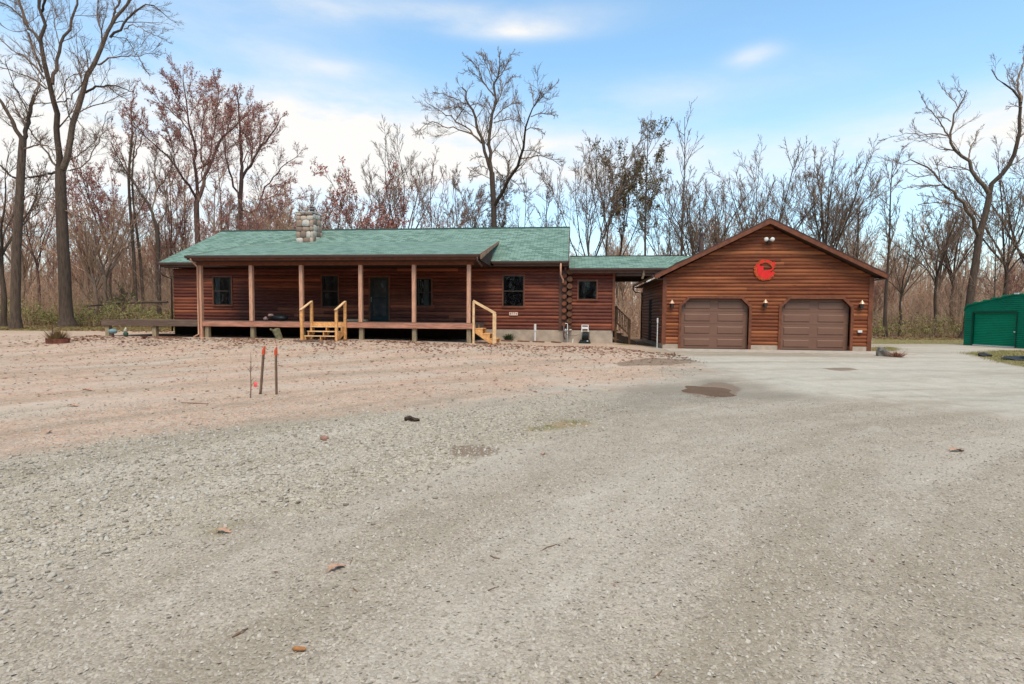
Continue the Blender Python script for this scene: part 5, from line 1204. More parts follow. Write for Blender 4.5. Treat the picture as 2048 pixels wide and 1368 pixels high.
# large spreading tree behind the house
traced_tree(46.0, [
 ([(988, 668), (988, 560), (988, 455), (988, 430), (987, 400), (985, 370), (984, 345)], 12, 10.5),
 ([(984, 350), (982, 330), (980.5, 308), (979, 290), (982, 255), (986, 229), (990, 210), (988, 189), (987.5, 171), (990, 160), (995, 156)], 8, 3.2),
 ([(983, 345), (972.6, 315), (964, 285), (955, 255), (950, 238), (941, 215), (932, 199), (930, 176), (924, 175)], 7, 2.5),
 ([(989, 412), (1001, 384), (1016.6, 364), (1029, 347), (1038, 325), (1045, 303), (1048, 289), (1050, 264), (1053, 247), (1064, 229), (1067, 210), (1080, 185), (1084, 176)], 8, 1),
 ([(963, 286), (946, 268), (932, 252), (911, 241), (895, 231), (878, 220), (862, 210), (848, 199)], 4, 1), ([(946, 269), (925, 261), (908, 255), (894, 255), (881, 247.5), (862, 243), (846, 250), (830, 271)], 3, 1),
 ([(911, 241), (922, 225), (930, 215), (912, 213), (904, 213), (880, 222)], 2, 1), ([(941, 212), (918, 201), (897, 192), (885, 187), (867, 185)], 2.5, 1), ([(946, 232), (925, 217), (904, 213), (890, 217)], 2, 1),
 ([(981, 229), (971, 213), (955, 207), (939, 212)], 2, 1.2), ([(988, 192), (974, 175), (964, 161), (958.6, 138), (943, 122), (929, 113)], 3, 1), ([(964, 159), (948, 148), (939, 140.5), (925, 147)], 1.8, .8),
 ([(988, 168), (978, 141), (973, 129), (966, 115), (952, 105)], 2.2, .8), ([(995, 157), (983, 143), (976, 120), (969, 105)], 2, .8), ([(995, 157), (999, 138), (999, 115), (996, 97)], 2.6, .8), ([(995, 157), (1008, 141), (1011, 129), (1018, 122), (1022, 110), (1032, 106)], 2.2, .8),
 ([(990, 210), (995, 203), (1004, 182), (1001, 162), (997, 155)], 2.5, 1.5), ([(1004, 182), (1011, 168), (1024, 155), (1040, 152)], 1.8, .8), ([(988, 238), (1004, 219), (1022, 208), (1029, 199), (1033, 189)], 2.6, .9), ([(1022, 207), (1041, 206), (1050, 217)], 1.5, .8),
 ([(988, 245), (1006, 240), (1022, 238), (1041, 243)], 2.2, 1), ([(986, 226), (978, 206), (967, 190)], 2, .8), ([(1066, 215), (1078, 200), (1090, 185), (1111, 169)], 1.8, .8), ([(1067, 210), (1064, 178), (1060, 168)], 1.6, .8),
 ([(1051, 261), (1060, 256), (1078, 257), (1090, 268)], 2, .9), ([(1062, 233), (1083, 227), (1101, 229), (1117, 231)], 2, .8), ([(1046, 301), (1069, 301), (1083, 310)], 2, 1), ([(1043, 317), (1065, 314), (1076, 310), (1090, 313), (1109, 322), (1122, 332)], 3, 1),
 ([(1001, 384), (1002, 362), (1008, 355), (1028, 342)], 3, 1), ([(1016.6, 363), (1016.6, 331), (1015, 320), (1001, 309), (990, 300)], 2.6, 1), ([(1006, 355), (996, 343), (988, 334)], 2, 1.2), ([(1023, 360), (1038, 372), (1049, 389), (1060, 406)], 1.6, .8),
 ([(982, 358), (965, 350), (950, 352), (940, 362)], 1.6, .8), ([(972, 315), (955, 312), (941, 320)], 1.4, .7), ([(981, 340), (960, 330), (945, 340), (936, 352)], 1.8, .8), ([(988, 412), (970, 420), (945, 436), (905, 456)], 2, .9), ([(1075, 310), (1082, 330), (1084, 350)], 1.2, .7)],
 'tall wide spreading bare tree rising behind the right half of the house roof', seed=33, dens=(11, 6, 5), rmin=.011, slope=.6)
# leaning forked tree at the right
traced_tree(41.0, [
 ([(1934, 676), (1936, 640), (1941, 590), (1953, 514), (1959, 467), (1972, 426), (1979, 390)], 14, 9),
 ([(1979, 388), (1993, 360), (2016, 332), (2030, 304), (2037, 273), (2042, 238), (2044, 208), (2035, 187), (2026, 181), (2010, 166), (1999, 163), (1983, 139)], 8, 1.3),
 ([(1978, 388), (1965, 372), (1948.5, 353), (1941.5, 330), (1927.5, 313), (1909, 295), (1900.6, 278), (1904, 248), (1916, 220), (1925, 199), (1933, 180)], 7.5, 1.3),
 ([(1957, 470), (1948, 446), (1937, 430), (1923, 402), (1899, 379), (1883, 362), (1867, 351), (1848, 330), (1824.6, 321.5), (1806, 326)], 7, 1.3),
 ([(2042, 205), (2036, 163), (2046, 124), (2052, 100)], 4, 2), ([(2037, 275), (2055, 262), (2080, 240)], 4, 2), ([(2044, 215), (2030, 212), (2012, 214)], 1.5, .8),
 ([(1916, 215), (1904, 196), (1888, 180), (1880, 170)], 1.6, .8), ([(1900, 276), (1890, 262), (1878, 241), (1855, 215), (1842, 194)], 3, .9), ([(1902, 243), (1883, 231), (1867, 208)], 2, .8), ([(1925, 196), (1918, 184), (1910, 172)], 1.2, .7),
 ([(1897, 271), (1869, 266.5), (1846, 270), (1815, 266.5), (1787, 272)], 2.2, .8), ([(1893, 276), (1864, 273.5), (1843, 282)], 1.3, .7), ([(1911, 301), (1890, 297), (1878, 291)], 1.8, .8), ([(1937, 318), (1941.5, 297), (1951, 278), (1953, 262)], 2.6, .9),
 ([(1939, 341), (1923, 334), (1908, 333), (1892, 337)], 2.2, .9), ([(1970, 378), (1956, 345), (1944, 318)], 1.8, .8), ([(1886, 370), (1868, 371), (1846, 371), (1822, 373), (1803, 379)], 2.6, .9), ([(1862, 349.6), (1845, 353), (1829, 353), (1810, 341)], 2, .9),
 ([(1923, 416), (1902, 407), (1869, 404.6), (1836, 409)], 2.8, .9), ([(1890, 405), (1868, 393), (1835, 391)], 2, .8), ([(1962, 437), (1944, 419), (1925, 402)], 3, 1.5), ([(1981, 404), (1995, 402), (2009, 403)], 2.2, .8), ([(1880, 362), (1878, 345), (1872, 328), (1868, 318)], 2, .8), ([(1905, 384), (1880, 412), (1845, 432)], 1.8, .8)],
 'dark leaning tree with a wide fork above the green shed', seed=34, dens=(7, 5, 4), rmin=.011)
# reddish budding maple
traced_tree(40.0, [
 ([(396, 655), (396, 560), (395, 470), (393, 425), (393, 403)], 12, 10),
 ([(393, 405), (391, 357), (392, 303), (388, 275), (381, 249), (372, 208), (366, 168), (366, 141)], 7, 1),
 ([(394, 405), (402, 375), (412, 351), (431, 303), (450, 273), (472, 249), (499, 222), (505, 203)], 8, 1.2),
 ([(392, 395), (380, 375), (369, 359), (350, 330), (326, 305), (304, 284), (280, 262), (262, 235)], 5.5, 1.2),
 ([(378, 262), (356, 235), (331, 213), (307, 189), (288, 173)], 3, 1), ([(416, 332), (424, 290), (431, 235), (437, 181), (431, 157)], 3.2, 1), ([(376, 230), (353, 195), (331, 154), (326, 142)], 2.2, .9), ([(380, 232), (404, 189), (431, 160)], 2.2, .9),
 ([(450, 272), (460, 240), (462, 205), (470, 185)], 2.6, .9), ([(391, 340), (410, 330), (425, 320)], 3, 2), ([(391, 310), (370, 290), (352, 255), (335, 240)], 2.4, .9), ([(392, 380), (408, 340), (400, 300), (405, 250), (412, 200)], 3, 1), ([(350, 330), (345, 290), (335, 260), (322, 228)], 2.2, .9)],
 'big reddish budding maple rising behind the left end of the roof', name='budding_maple', seed=35, dens=(16, 7, 5), bark='barkred', twig='twigred', bud='budred', bud_per=2, bud_size=.11, rmin=.011)
traced_tree(43.0, [
 ([(480, 655), (480, 560), (481, 460), (480, 411), (483, 360)], 12, 8),
 ([(483, 362), (483, 303), (480, 249), (475, 195), (477, 180)], 7, 1), ([(483, 360), (502, 330), (520, 297), (539, 273), (558, 246), (562, 235)], 6, 1.2), ([(484, 420), (505, 425), (520, 415), (524, 381), (550, 350), (572, 330), (597, 311)], 5, 1),
 ([(478, 400), (462, 350), (450, 300), (445, 250), (452, 215)], 4.5, 1), ([(523, 400), (545, 395), (565, 375), (588, 360)], 2.5, .9), ([(502, 330), (506, 290), (500, 250), (508, 222)], 3, 1), ([(520, 297), (522, 260), (518, 225)], 2.4, .9), ([(482, 440), (500, 425), (535, 440), (560, 425), (592, 395)], 2.6, .9), ([(482, 330), (498, 300), (490, 270), (498, 230)], 2.4, .9)],
 'dark bare tree with twisted upper twigs right of the tall reddish maple', seed=36, dens=(14, 7, 5), bark='barkred', twig='twigred', rmin=.012, bud='budred', bud_per=1, bud_size=.13)
traced_tree(36.0, [
 ([(319, 655), (318, 600), (317, 540), (315, 460), (313, 449)], 9, 8), ([(313, 450), (299, 411), (275, 376), (258, 351), (240, 322), (222, 285)], 6.5, 1.4), ([(315, 450), (329, 432), (334, 400), (334, 384), (342, 343), (352, 330)], 3.2, 1.2),
 ([(304, 420), (315, 384), (309, 357), (310, 320), (316, 290)], 3.5, 1.2), ([(258, 352), (262, 310), (268, 280)], 2.5, 1), ([(275, 376), (262, 350), (250, 340), (232, 345)], 2, .9), ([(314, 384), (330, 360), (345, 330), (348, 305)], 2.4, 1)],
 'slender forked tree standing directly behind the left gutter corner', seed=37, dens=(9, 6, 5), rmin=.010)
traced_tree(37.0, [
 ([(276, 655), (272, 600), (267, 500), (259, 400), (257, 350), (262, 290), (265, 262)], 8, 3.5), ([(264, 265), (262, 230), (266, 190), (270, 170)], 3, 1), ([(258, 350), (246, 315), (232, 285), (222, 250)], 3, 1), ([(259, 330), (275, 300), (290, 260), (296, 230)], 3, 1), ([(262, 290), (250, 255), (244, 220)], 2.5, .9), ([(264, 270), (280, 245), (290, 215)], 2.2, .9)],
 'thin straight tree with reddish top left of the slender forked tree', seed=38, dens=(9, 6, 5), rmin=.010, bark='bark', twig='twigred', bud='budred', bud_per=1, bud_size=.12)
traced_tree(37.6, [([(290, 655), (285, 580), (279, 500), (272, 450), (266, 400), (264, 350), (268, 300)], 7, 3), ([(270, 440), (290, 400), (300, 370), (296, 330)], 2.6, 1), ([(266, 380), (255, 350), (238, 330)], 2, .9), ([(268, 302), (272, 270), (268, 240)], 2.6, .9)],
 'second thin trunk crossing close beside the thin straight tree', seed=39, dens=(8, 6, 5), rmin=.010)

def px_tree(px, pytop, Y, w, label, group, **k):
    "a grown tree whose foot and top are surveyed: px = where it stands, pytop = its top, w = trunk width in survey pixels"
    p = at(px, 640, Y); top = at(px, pytop, Y); g = float(gz(p[0], Y))
    return grown_tree(p[0], Y, top[2] - g, w * Y / FPX / 2, label, group, **k)
SK = 'bare trees along the skyline'
px_tree(655, 372, 46, 5, 'small tan topped tree just right of the stone chimney', SK, seed=41, habit='vase', fork=.4, spread=.4, limbs=6, bud='budbrown', twig='twig')
px_tree(640, 392, 48, 4, 'low red budding tree directly behind the chimney pipe', SK, name='budding_maple', seed=42, habit='vase', fork=.35, spread=.6, limbs=7, bud='budred', twig='twigred', bark='barkred', bud_size=.16)
px_tree(733, 355, 43, 6, 'red budding tree above the roof between chimney and the tall bare tree', SK, name='budding_maple', seed=43, habit='vase', fork=.35, spread=.55, limbs=7, bud='budred', twig='twigred', bark='barkred', dens=(8, 5, 4), bud_size=.19, bud_per=2)
px_tree(768, 395, 44, 4, 'lower red budding tree right of the taller red one', SK, name='budding_maple', seed=44, habit='vase', fork=.35, spread=.5, limbs=5, bud='budred', twig='twigred', bark='barkred', bud_size=.18)
px_tree(808, 270, 45, 6.5, 'rounded grey topped tree left of the wide spreading tree', SK, seed=45, habit='vase', fork=.42, spread=.42, limbs=6)
px_tree(762, 300, 50, 4, 'faint slim tree behind the rounded grey topped tree', SK, seed=46, habit='vase', fork=.5, spread=.3, limbs=5)
px_tree(875, 330, 46, 6, 'tree with upward sweeping stems before the wide spreading tree', SK, seed=47, habit='vase', fork=.36, spread=.35, limbs=6, lean=(1.5, 0), twig='twigred')
px_tree(905, 345, 49, 5, 'right leaning thin tree close left of the wide spreading tree', SK, seed=48, habit='vase', fork=.4, spread=.3, limbs=5, lean=(2.5, 0))
px_tree(965, 358, 52, 5, 'brown fuzzy tree behind the trunk of the wide spreading tree', SK, seed=49, habit='vase', fork=.35, spread=.5, limbs=7, bud='budbrown', bud_per=3, bud_size=.12)
px_tree(1050, 355, 54, 4, 'small pale bare tree right of the wide spreading trunk', SK, seed=50, habit='tall', fork=.35, limbs=10)
px_tree(1092, 352, 50, 5, 'slim upright tree above the right end of the roof ridge', SK, seed=51, habit='tall', fork=.4, limbs=14, spread=.3, twig='twig', bud='budbrown')
px_tree(1112, 348, 52, 4, 'narrow upright tree beside the slim one at the ridge end', SK, seed=52, habit='tall', fork=.45, limbs=12, spread=.25)
px_tree(1178, 262, 44, 7, 'tall many stemmed tree over the gap between house roof and passage', SK, seed=53, habit='vase', fork=.30, spread=.42, limbs=8, stems=1)
px_tree(1212, 268, 45, 5.5, 'tall straight tree close right of the many stemmed one', SK, seed=54, habit='vase', fork=.5, spread=.3, limbs=6)
px_tree(1240, 285, 48, 5, 'tree with an olive leaf tuft high up on its left side', SK, seed=55, habit='vase', fork=.45, spread=.4, limbs=6, bud='budolive', bud_per=2, bud_size=.20)
px_tree(1287, 252, 44, 7, 'tall tree with small olive leaves above the passage roof', SK, seed=56, habit='tall', fork=.42, spread=.45, limbs=16, bud='budolive', bud_per=2, bud_size=.15)
px_tree(1360, 232, 43, 6, 'very thin tall spire of a tree left of the garage gable', SK, seed=57, habit='tall', fork=.45, spread=.25, limbs=14, dens=(5, 4, 3))
px_tree(1335, 345, 46, 5, 'short bushy tree behind the join of passage and garage roofs', SK, seed=58, habit='vase', fork=.3, spread=.6, limbs=8)
px_tree(1395, 352, 42, 10, 'broad tree with thick trunk left of the garage vent pipe', SK, seed=59, habit='vase', fork=.35, spread=.45, limbs=8)
px_tree(1442, 348, 43, 9, 'thick trunked tree directly behind the garage vent pipe', SK, seed=60, habit='vase', fork=.32, spread=.5, limbs=9)
px_tree(1505, 318, 44, 8, 'fan shaped tree leaning right just left of the garage peak', SK, seed=61, habit='vase', fork=.28, spread=.5, limbs=10, lean=(2.5, 0))
px_tree(1548, 400, 50, 4, 'low red tinged tree right behind the garage peak', SK, seed=62, habit='vase', fork=.3, spread=.6, limbs=6, twig='twigred', bud='budred', bud_size=.1)
px_tree(1618, 312, 43, 6, 'narrow tree with upswept branches above the right roof slope', SK, seed=63, habit='vase', fork=.3, spread=.25, limbs=6)
px_tree(1645, 305, 42, 9, 'dense brush topped tree above the right roof slope', SK, seed=64, habit='vase', fork=.34, spread=.4, limbs=9, dens=(9, 6, 4))
px_tree(1692, 345, 46, 6, 'crooked tree between the brush topped tree and the upright grey one', SK, seed=65, habit='vase', fork=.3, spread=.45, limbs=6, lean=(1.5, 0))
px_tree(1772, 318, 42, 7, 'upright tree with steep branches right of the garage roof corner', SK, seed=66, habit='tall', fork=.3, spread=.35, limbs=14)
px_tree(1800, 430, 44, 5, 'low crooked tree between garage corner and leaning tree', SK, seed=67, habit='vase', fork=.35, spread=.6, limbs=6)
px_tree(1868, 405, 45, 6, 'mid height tree behind the left limb of the leaning tree', SK, seed=68, habit='vase', fork=.45, spread=.4, limbs=6)
px_tree(1905, 370, 50, 6, 'grey bare tree behind the trunk of the leaning tree', SK, seed=69, habit='vase', fork=.4, spread=.5, limbs=8)
px_tree(2010, 275, 46, 8, 'tall grey tree at the right edge behind the leaning tree', SK, seed=70, habit='vase', fork=.35, spread=.5, limbs=8)
px_tree(2052, 300, 43, 9, 'thick pale trunk tree cut by the right edge of the picture', SK, seed=71, habit='vase', fork=.4, spread=.5, limbs=7)
px_tree(78, 330, 38, 7, 'crooked tree between the two thick left trunks', SK, seed=72, habit='vase', fork=.4, spread=.5, limbs=6, bark='barkred', twig='twigred')
px_tree(8, 300, 30, 12, 'dark tree half cut by the left edge of the picture', SK, seed=73, habit='vase', fork=.4, spread=.5, limbs=7)
px_tree(178, 350, 42, 6, 'reddish tree right of the tall forked tree', SK, seed=74, habit='vase', fork=.35, spread=.6, limbs=7, twig='twigred', bud='budred', bud_size=.12, bark='barkred')
px_tree(222, 300, 40, 6, 'reddish fuzzy tree left of the thin straight tree', SK, seed=75, habit='vase', fork=.4, spread=.5, limbs=7, twig='twigred', bud='budred', bud_size=.12, bark='barkred')
px_tree(435, 300, 46, 6, 'thin tree between the reddish maple and the twisted tree', SK, seed=76, habit='tall', fork=.35, spread=.4, limbs=12, twig='twigred', bark='barkred', bud='budred')
px_tree(548, 395, 48, 5, 'low brown tree at the right of the twisted tree', SK, seed=77, habit='vase', fork=.3, spread=.6, limbs=8, bud='budbrown', bud_size=.13)
px_tree(520, 400, 40, 5, 'short red stemmed tree close behind the left roof', SK, seed=78, habit='vase', fork=.25, spread=.5, limbs=7, bark='barkred', twig='twigred', bud='budred', bud_per=2, bud_size=.14)
px_tree(232, 560, 36, 3, 'low bush with fresh yellow green leaves in the scrub behind the deck extension', SK, name='leafing_bush', cat='bush', seed=83, habit='vase', fork=.15, spread=.8, limbs=7, bud='budgreen', bud_per=3, bud_size=.13)
px_tree(350, 330, 44, 6, 'dense reddish tree filling the gap under the maple', SK, seed=79, habit='vase', fork=.3, spread=.6, limbs=8, bark='barkred', twig='twigred', bud='budred')
px_tree(1985, 420, 38, 4, 'young thin tree right of the leaning trunk', SK, seed=80, habit='tall', fork=.3, limbs=10)

# the wood behind: copies of eight grown trees
protos = []
for i in range(8):
    habit = ['tall', 'vase'][i % 2]
    o = grown_tree(0, 60, [15, 13, 17, 12, 16, 14, 13, 18][i], [.16, .2, .17, .15, .2, .22, .13, .2][i], 'x', 'x', seed=90 + i, habit=habit, fork=[.35, .3, .4, .28, .45, .38, .3, .4][i], spread=[.4, .5, .35, .6, .3, .45, .5, .35][i], limbs=[14, 8, 13, 8, 12, 7, 12, 14][i], dens=(7, 5, 4), rmin=.014,
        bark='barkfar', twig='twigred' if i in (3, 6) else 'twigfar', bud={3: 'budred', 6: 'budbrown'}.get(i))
    protos.append((o, [c for c in COL.objects if c.parent == o]))
used_proto = [False] * 8
PINV = [Matrix.Translation(-p[0].location) for p in protos]
ZONES = [('one of the crowded bare trees in the wood left of the house', 'trees of the wood left of the house', -75, -19.5, 35.5, 66, 82),
         ('one of the bare trees in the wood seen just over the house roof', 'trees of the wood behind the house', -19.5, 2.5, 52, 74, 22),
         ('one of the bare trees in the wood behind the garage roof', 'trees of the wood behind the garage', 2.5, 22, 50, 72, 22),
         ('one of the bare trees in the wood right of the garage', 'trees of the wood right of the garage', 22, 64, 46, 72, 50)]
rz = random.Random(77)
for (lab, grp, xa, xb, ya, yb, n) in ZONES:
    for k in range(n):
        y = ya + (yb - ya) * rz.random() ** 1.25; f = y / (ya + 12); xm = rz.uniform(xa, xb) * (1 if abs(xa) < 25 and abs(xb) < 25 else 1)
        i = rz.randrange(8) if xa > -19.6 else rz.choice([0, 1, 2, 3, 3, 6, 1, 5]); src, kids = protos[i]
        if not used_proto[i]: o = src; used_proto[i] = True; ch = kids
        else:
            o = src.copy(); COL.objects.link(o); ch = []
            for c in kids: d = c.copy(); COL.objects.link(d); d.parent = o; d.matrix_parent_inverse = PINV[i]; ch.append(d)
        s = rz.uniform(.6, .9) if xa < -19.6 else (rz.uniform(.4, .55) if xb < 3 else rz.uniform(.42, .68)); o.location = (xm, y, float(gz(xm, y))); o.rotation_euler = (0, 0, rz.uniform(0, 6.28)); o.scale = (s, s, s * rz.uniform(.9, 1.1))
        look = ['slim straight', 'spreading', 'tall narrow', 'red budding spreading', 'thick stemmed upright', 'wide open crowned', 'brown budding thin', 'tallest ragged'][i]
        o['label'] = look + ' bare tree ' + lab.replace('one of the crowded bare trees ', '').replace('one of the bare trees ', '') + (', front row' if (y - ya) / (yb - ya) < .35 else (', deep in' if (y - ya) / (yb - ya) > .7 else '')); o['group'] = grp; o['category'] = 'tree'
# farthest wood, read as one brown mass of stems and twigs
def far_wood():
    rr = np.random.default_rng(5); n = 4200; x = rr.uniform(-150, 150, n); y = 62 + rr.uniform(0, 55, n) ** 1.0; g = np.array(gz(x, y)); H = rr.uniform(5, 11, n); K = 6; t = np.linspace(0, 1, K)
    P = np.zeros((n, K, 3)); lx = rr.normal(size=n) * .8; P[:, :, 0] = x[:, None] + lx[:, None] * t ** 1.5; P[:, :, 1] = y[:, None]; P[:, :, 2] = g[:, None] - .1 + H[:, None] * t
    R = rr.uniform(.05, .16, n)[:, None] * (1 - .8 * t); A, RA = spawn(P, R, 9, .04, .98, 42, .38, 5, .5, .12, rr, .03); B, RB_ = spawn(A, RA, 5, .15, 1, 42, .55, 3, .3, .15, rr, .022)
    V, F, T = tubes_mesh([(P, R, 4, rr.random(n)), (A, RA, 3, rr.random(len(A))), (B, RB_, 3, rr.random(len(B)))])
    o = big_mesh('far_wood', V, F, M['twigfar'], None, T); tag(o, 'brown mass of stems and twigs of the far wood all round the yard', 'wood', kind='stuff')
far_wood()
def wood_behind():
    rr = np.random.default_rng(6); n = 900; a = rr.uniform(-2.3, 2.3, n); r = rr.uniform(30, 62, n); x = r * np.sin(a) * 1.25; y = -r * np.cos(a) * .9 - 2; k = (y < 8) | (np.abs(x) > 70); x, y = x[k], y[k]; n = len(x); g = np.zeros(n); H = rr.uniform(11, 19, n); K = 6; t = np.linspace(0, 1, K)
    P = np.zeros((n, K, 3)); P[:, :, 0] = x[:, None] + (rr.normal(size=n) * .8)[:, None] * t ** 1.5; P[:, :, 1] = y[:, None]; P[:, :, 2] = g[:, None] - .1 + H[:, None] * t
    R = rr.uniform(.12, .28, n)[:, None] * (1 - .8 * t); A, RA = spawn(P, R, 12, .06, .98, 42, .36, 5, .5, .12, rr, .05); B, RB_ = spawn(A, RA, 6, .15, 1, 42, .55, 3, .3, .15, rr, .04)
    V, F, T = tubes_mesh([(P, R, 4, rr.random(n)), (A, RA, 3, rr.random(len(A))), (B, RB_, 3, rr.random(len(B)))])
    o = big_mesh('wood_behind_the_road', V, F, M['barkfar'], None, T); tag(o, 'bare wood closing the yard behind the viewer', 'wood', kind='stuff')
wood_behind()
# scrub under the trees: thin stems with young leaves
def brush(name, lab, xr, yr, n, hh, leafm, leaves, twigm, seed, xgap=None, size=.09):
    rr = np.random.default_rng(seed); x = rr.uniform(*xr, n); y = yr[0] + (yr[1] - yr[0]) * rr.random(n) ** 1.4
    if xgap: k = (x < xgap[0]) | (x > xgap[1]); x, y = x[k], y[k]; n = len(x)
    clump = .45 + .75 * (.5 + .5 * np.sin(x * .7 + np.sin(y * .9) * 2)); H = rr.uniform(hh[0], hh[1], n) * clump; g = np.array(gz(x, y)); K = 5; t = np.linspace(0, 1, K); a = rr.uniform(0, 2 * pi, n); b = rr.uniform(.1, .6, n) * H
    P = np.zeros((n, K, 3)); P[:, :, 0] = x[:, None] + (np.cos(a) * b)[:, None] * t ** 1.4; P[:, :, 1] = y[:, None] + (np.sin(a) * b)[:, None] * t ** 1.4; P[:, :, 2] = g[:, None] - .05 + H[:, None] * t * (1 - .12 * t)
    R = rr.uniform(.008, .02, n)[:, None] * (1 - .7 * t); A, RA = spawn(P, R, 5, .15, 1, 45, .45, 4, .2, .2, rr, .007)
    V, F, T = tubes_mesh([(P, R, 3, rr.random(n)), (A, RA, 3, rr.random(len(A)))])
    o = big_mesh(name, V, F, M[twigm], None, T); tag(o, lab, 'undergrowth', kind='stuff')
    if leaves:
        V, F, T = buds(A, leaves, size, rr, .05); T = np.clip(T * .75 + .25 * (V[:, 2] > 1.3), 0, 1)
        q = big_mesh(name + '_leaves', V, F, M[leafm], None, T); tag(q, lab.replace('stems', 'leaves'), 'undergrowth', kind='stuff')
brush('undergrowth', 'scrubby undergrowth stems along the edge of the left wood', (-62, -17), (32.5, 46), 2600, (.7, 2.1), 'shrub', 6, 'twigfar', 61, size=.12)
brush('undergrowth', 'scrubby undergrowth stems along the edge of the right wood', (13.5, 62), (41.5, 54), 2600, (.6, 2.0), 'shrub', 5, 'twigfar', 62, size=.12)
brush('undergrowth', 'scrubby undergrowth stems in the wood seen through the passage', (-2, 13.5), (36, 62), 1500, (1.0, 4.0), 'budbrown', 2, 'twigfar', 63)
brush('saplings', 'tangle of thin sapling stems inside the left wood', (-75, -16), (36, 62), 4200, (2.0, 7.5), 'budbrown', 1, 'twigfar', 64)
brush('saplings', 'tangle of thin sapling stems inside the right wood', (12, 75), (46, 66), 4200, (2.0, 6.5), 'budbrown', 1, 'twigfar', 65)
# fallen pale trunk among the left scrub
m = MB(); a = at(165, 613, 35); b = at(335, 604, 34); m.tube([tuple(a), tuple((a + b) / 2 + np.array([0, 0, .12])), tuple(b)], [.05, .08, .09], 8); mbthing('fallen_trunk', m, M['bark'], 'long thin fallen trunk lying level in the scrub behind the deck', 'fallen tree')

# ------------------------------------------------------------------ loose stones, leaves and grass
OCTA = (np.array([(1, 0, 0), (-1, 0, 0), (0, 1, 0), (0, -1, 0), (0, 0, 1), (0, 0, -1.)]), [(0, 2, 4), (2, 1, 4), (1, 3, 4), (3, 0, 4)])
def scatter_rocks(name, n, sampler, size, tone, seed, lab):
    rr = np.random.default_rng(seed); x, y = sampler(rr, n); n = len(x); vs, fs = ICO1 if n < 60000 else OCTA; vs = np.array(vs); fs = np.array(fs)
    s = size[0] + (size[1] - size[0]) * rr.random(n) ** 2.2; sc = np.stack([s, s * rr.uniform(.55, .95, n), s * rr.uniform(.35, .6, n)], 1); a = rr.uniform(0, 2 * pi, n)
    v = vs[None] * (1 + rr.uniform(-.22, .22, (n, len(vs), 1))) * sc[:, None, :]; tl = rr.normal(size=(n, 2)) * .3; v[..., 2] += v[..., 0] * tl[:, :1] + v[..., 1] * tl[:, 1:]
    X = v[..., 0] * np.cos(a)[:, None] - v[..., 1] * np.sin(a)[:, None] + x[:, None]; Y = v[..., 0] * np.sin(a)[:, None] + v[..., 1] * np.cos(a)[:, None] + y[:, None]
    Z = v[..., 2] + (np.array(gz(x, y)) + sc[:, 2] * .35)[:, None]; V = np.stack([X, Y, Z], -1).reshape(-1, 3); F = (fs[None] + (np.arange(n) * len(vs))[:, None, None]).reshape(-1, 3)
    o = big_mesh(name, V, F, M['pebbles'], None, np.repeat(np.clip(rr.normal(tone, .24, n), 0, 1), len(vs)), smooth=False); tag(o, lab, 'gravel', kind='stuff')
def in_coarse(rr, n):
    x = rr.uniform(-9, 6, n); y = rr.uniform(1.5, 11, n); d = poly_sd(x, y, Z_COARSE) + .5 * np.sin(x * 2.1 + y) * .5; keep = rr.random(n) < np.clip(.5 + d / .9, 0, 1) * np.clip(1.6 - np.hypot(x, y) / 9, .15, 1); return x[keep], y[keep]
def near_drive(rr, n):
    r = 1.7 + 8.5 * rr.random(n) ** .9; a = YAW + rr.uniform(-.85, .85, n); x = -r * np.sin(a); y = r * np.cos(a); return x, y
def over_pink(rr, n):
    x = rr.uniform(-18, 4, n); y = rr.uniform(6, 20, n); d = poly_sd(x, y, Z_PINK); k = d > -.5; return x[k], y[k]
scatter_rocks('coarse_gravel', 58000, in_coarse, (.009, .026), .5, 71, 'coarse pale limestone gravel banked along the left of the driveway')
scatter_rocks('fine_gravel', 110000, near_drive, (.003, .013), .5, 72, 'fine crushed gravel strewn over the near driveway')
scatter_rocks('tan_gravel', 9000, over_pink, (.008, .024), .35, 73, 'small tan stones strewn over the yard before the porch')
def scatter_leaves(name, n, sampler, size, seed, lab, mat='leaf', dz=.008, curl=1.0):
    rr = np.random.default_rng(seed); x, y = sampler(rr, n); n = len(x); a = rr.uniform(0, 2 * pi, n); s = rr.uniform(*size, n); w = s * rr.uniform(.35, .6, n)
    ux, uy = np.cos(a), np.sin(a); z = np.array(gz(x, y)) + dz; c1 = rr.uniform(.0, .5, n) * s * curl; c2 = rr.uniform(.0, .5, n) * s * curl; c3 = rr.uniform(.1, .4, n) * s * curl
    V = np.stack([np.stack([x - ux * s, y - uy * s, z + c1], 1), np.stack([x + uy * w, y - ux * w, z + c3], 1), np.stack([x, y, z], 1), np.stack([x - uy * w, y + ux * w, z + c3 * .8], 1), np.stack([x + ux * s, y + uy * s, z + c2], 1)], 1)
    F = np.array([(0, 1, 2), (0, 2, 3), (1, 4, 2), (2, 4, 3)]); F = (F[None] + (np.arange(n) * 5)[:, None, None]).reshape(-1, 3)
    o = big_mesh(name, V.reshape(-1, 3), F, M[mat], None, np.repeat(rr.random(n), 5)); tag(o, lab, 'leaves', kind='stuff')
def leaf_porch(rr, n):
    x = rr.uniform(-21, 4, n); y = 20.6 - np.abs(rr.normal(size=n)) * 1.9 + .5 * np.sin(x * 1.7); cl = .5 + .5 * np.sin(x * 1.3 + y * 2.1) * np.sin(x * .6 - y); k = rr.random(n) < .25 + .75 * cl ** 2; return x[k], y[k]
def leaf_yard(rr, n):
    x = rr.uniform(-24, 6, n); y = 7 + 13 * rr.random(n) ** .6; k = poly_sd(x, y, Z_PINK) > -.3; return x[k], y[k]
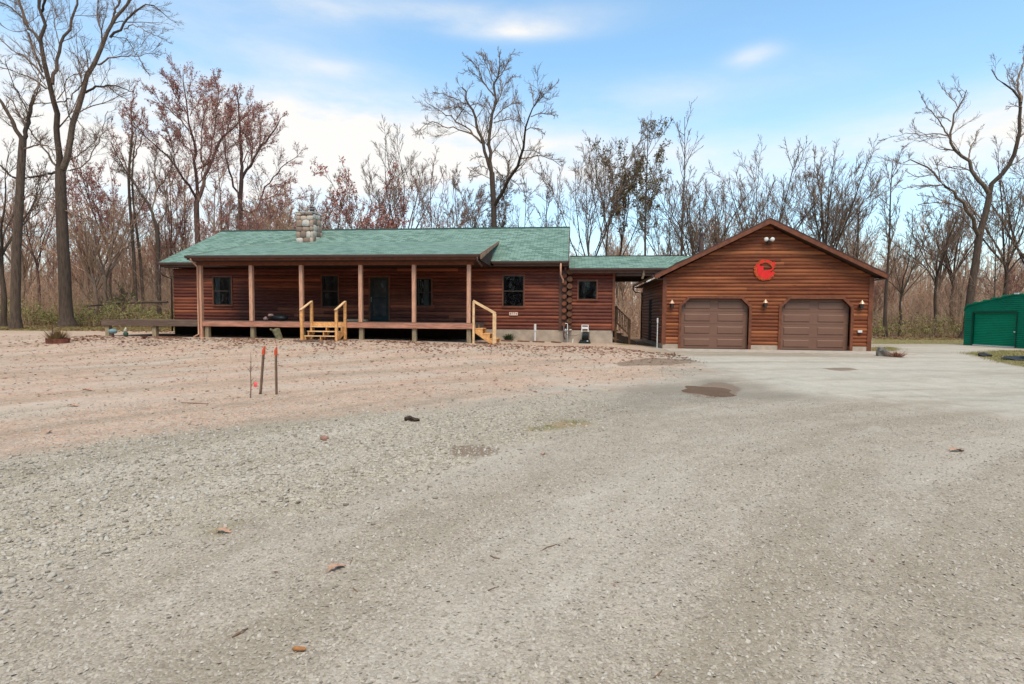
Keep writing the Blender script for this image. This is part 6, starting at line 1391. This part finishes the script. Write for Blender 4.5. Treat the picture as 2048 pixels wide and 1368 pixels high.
def leaf_wood(rr, n): 
    x = rr.uniform(-60, -18, n); y = rr.uniform(25, 40, n); return x, y
def leaf_right(rr, n): 
    x = rr.uniform(13, 55, n); y = rr.uniform(37, 46, n); return x, y
def leaf_drive(rr, n):
    x = rr.uniform(-6, 14, n); y = rr.uniform(2.5, 19, n); return x, y
scatter_leaves('fallen_leaves', 7500, leaf_porch, (.03, .08), 81, 'drift of dry brown leaves along the front of the porch')
scatter_leaves('fallen_leaves', 2600, leaf_yard, (.02, .055), 82, 'loose brown leaves over the tan gravel yard')
scatter_leaves('fallen_leaves', 9000, leaf_wood, (.05, .10), 83, 'brown leaf carpet at the edge of the left wood')
scatter_leaves('fallen_leaves', 7000, leaf_right, (.05, .10), 84, 'brown leaf carpet at the edge of the right wood')
scatter_leaves('leaf_bits', 900, leaf_drive, (.006, .02), 85, 'small dark leaf bits over the driveway', curl=.4)
def grass(name, n, polys, h, seed, lab):
    rr = np.random.default_rng(seed); X, Y = [], []
    for p in polys:
        q = np.array(p); lo, hi = q.min(0), q.max(0); lo = np.maximum(lo, [-50, 0]); hi = np.minimum(hi, [60, 60]); m_ = int(n * max(.05, min(1, (hi - lo).prod() / 250))); x = rr.uniform(lo[0], hi[0], m_); y = rr.uniform(lo[1], hi[1], m_); k = poly_sd(x, y, p) + rr.uniform(-.4, .4, m_) > 0; X.append(x[k]); Y.append(y[k])
    x, y = np.concatenate(X), np.concatenate(Y); n = len(x); z = np.array(gz(x, y)); a = rr.uniform(0, 2 * pi, n); L = h * rr.uniform(.4, 1.1, n); w = .006
    V = np.stack([np.stack([x - np.sin(a) * w, y + np.cos(a) * w, z], 1), np.stack([x + np.sin(a) * w, y - np.cos(a) * w, z], 1), np.stack([x + np.cos(a) * L * .5, y + np.sin(a) * L * .5, z + L], 1)], 1).reshape(-1, 3)
    o = big_mesh(name, V, np.arange(3 * n).reshape(n, 3), M['shrub'], None, np.repeat(rr.random(n) * .8, 3)); tag(o, lab, 'grass', kind='stuff')
grass('grass', 60000, Z_GRASS[:4], .06, 91, 'short patchy grass at the edges of the yard')
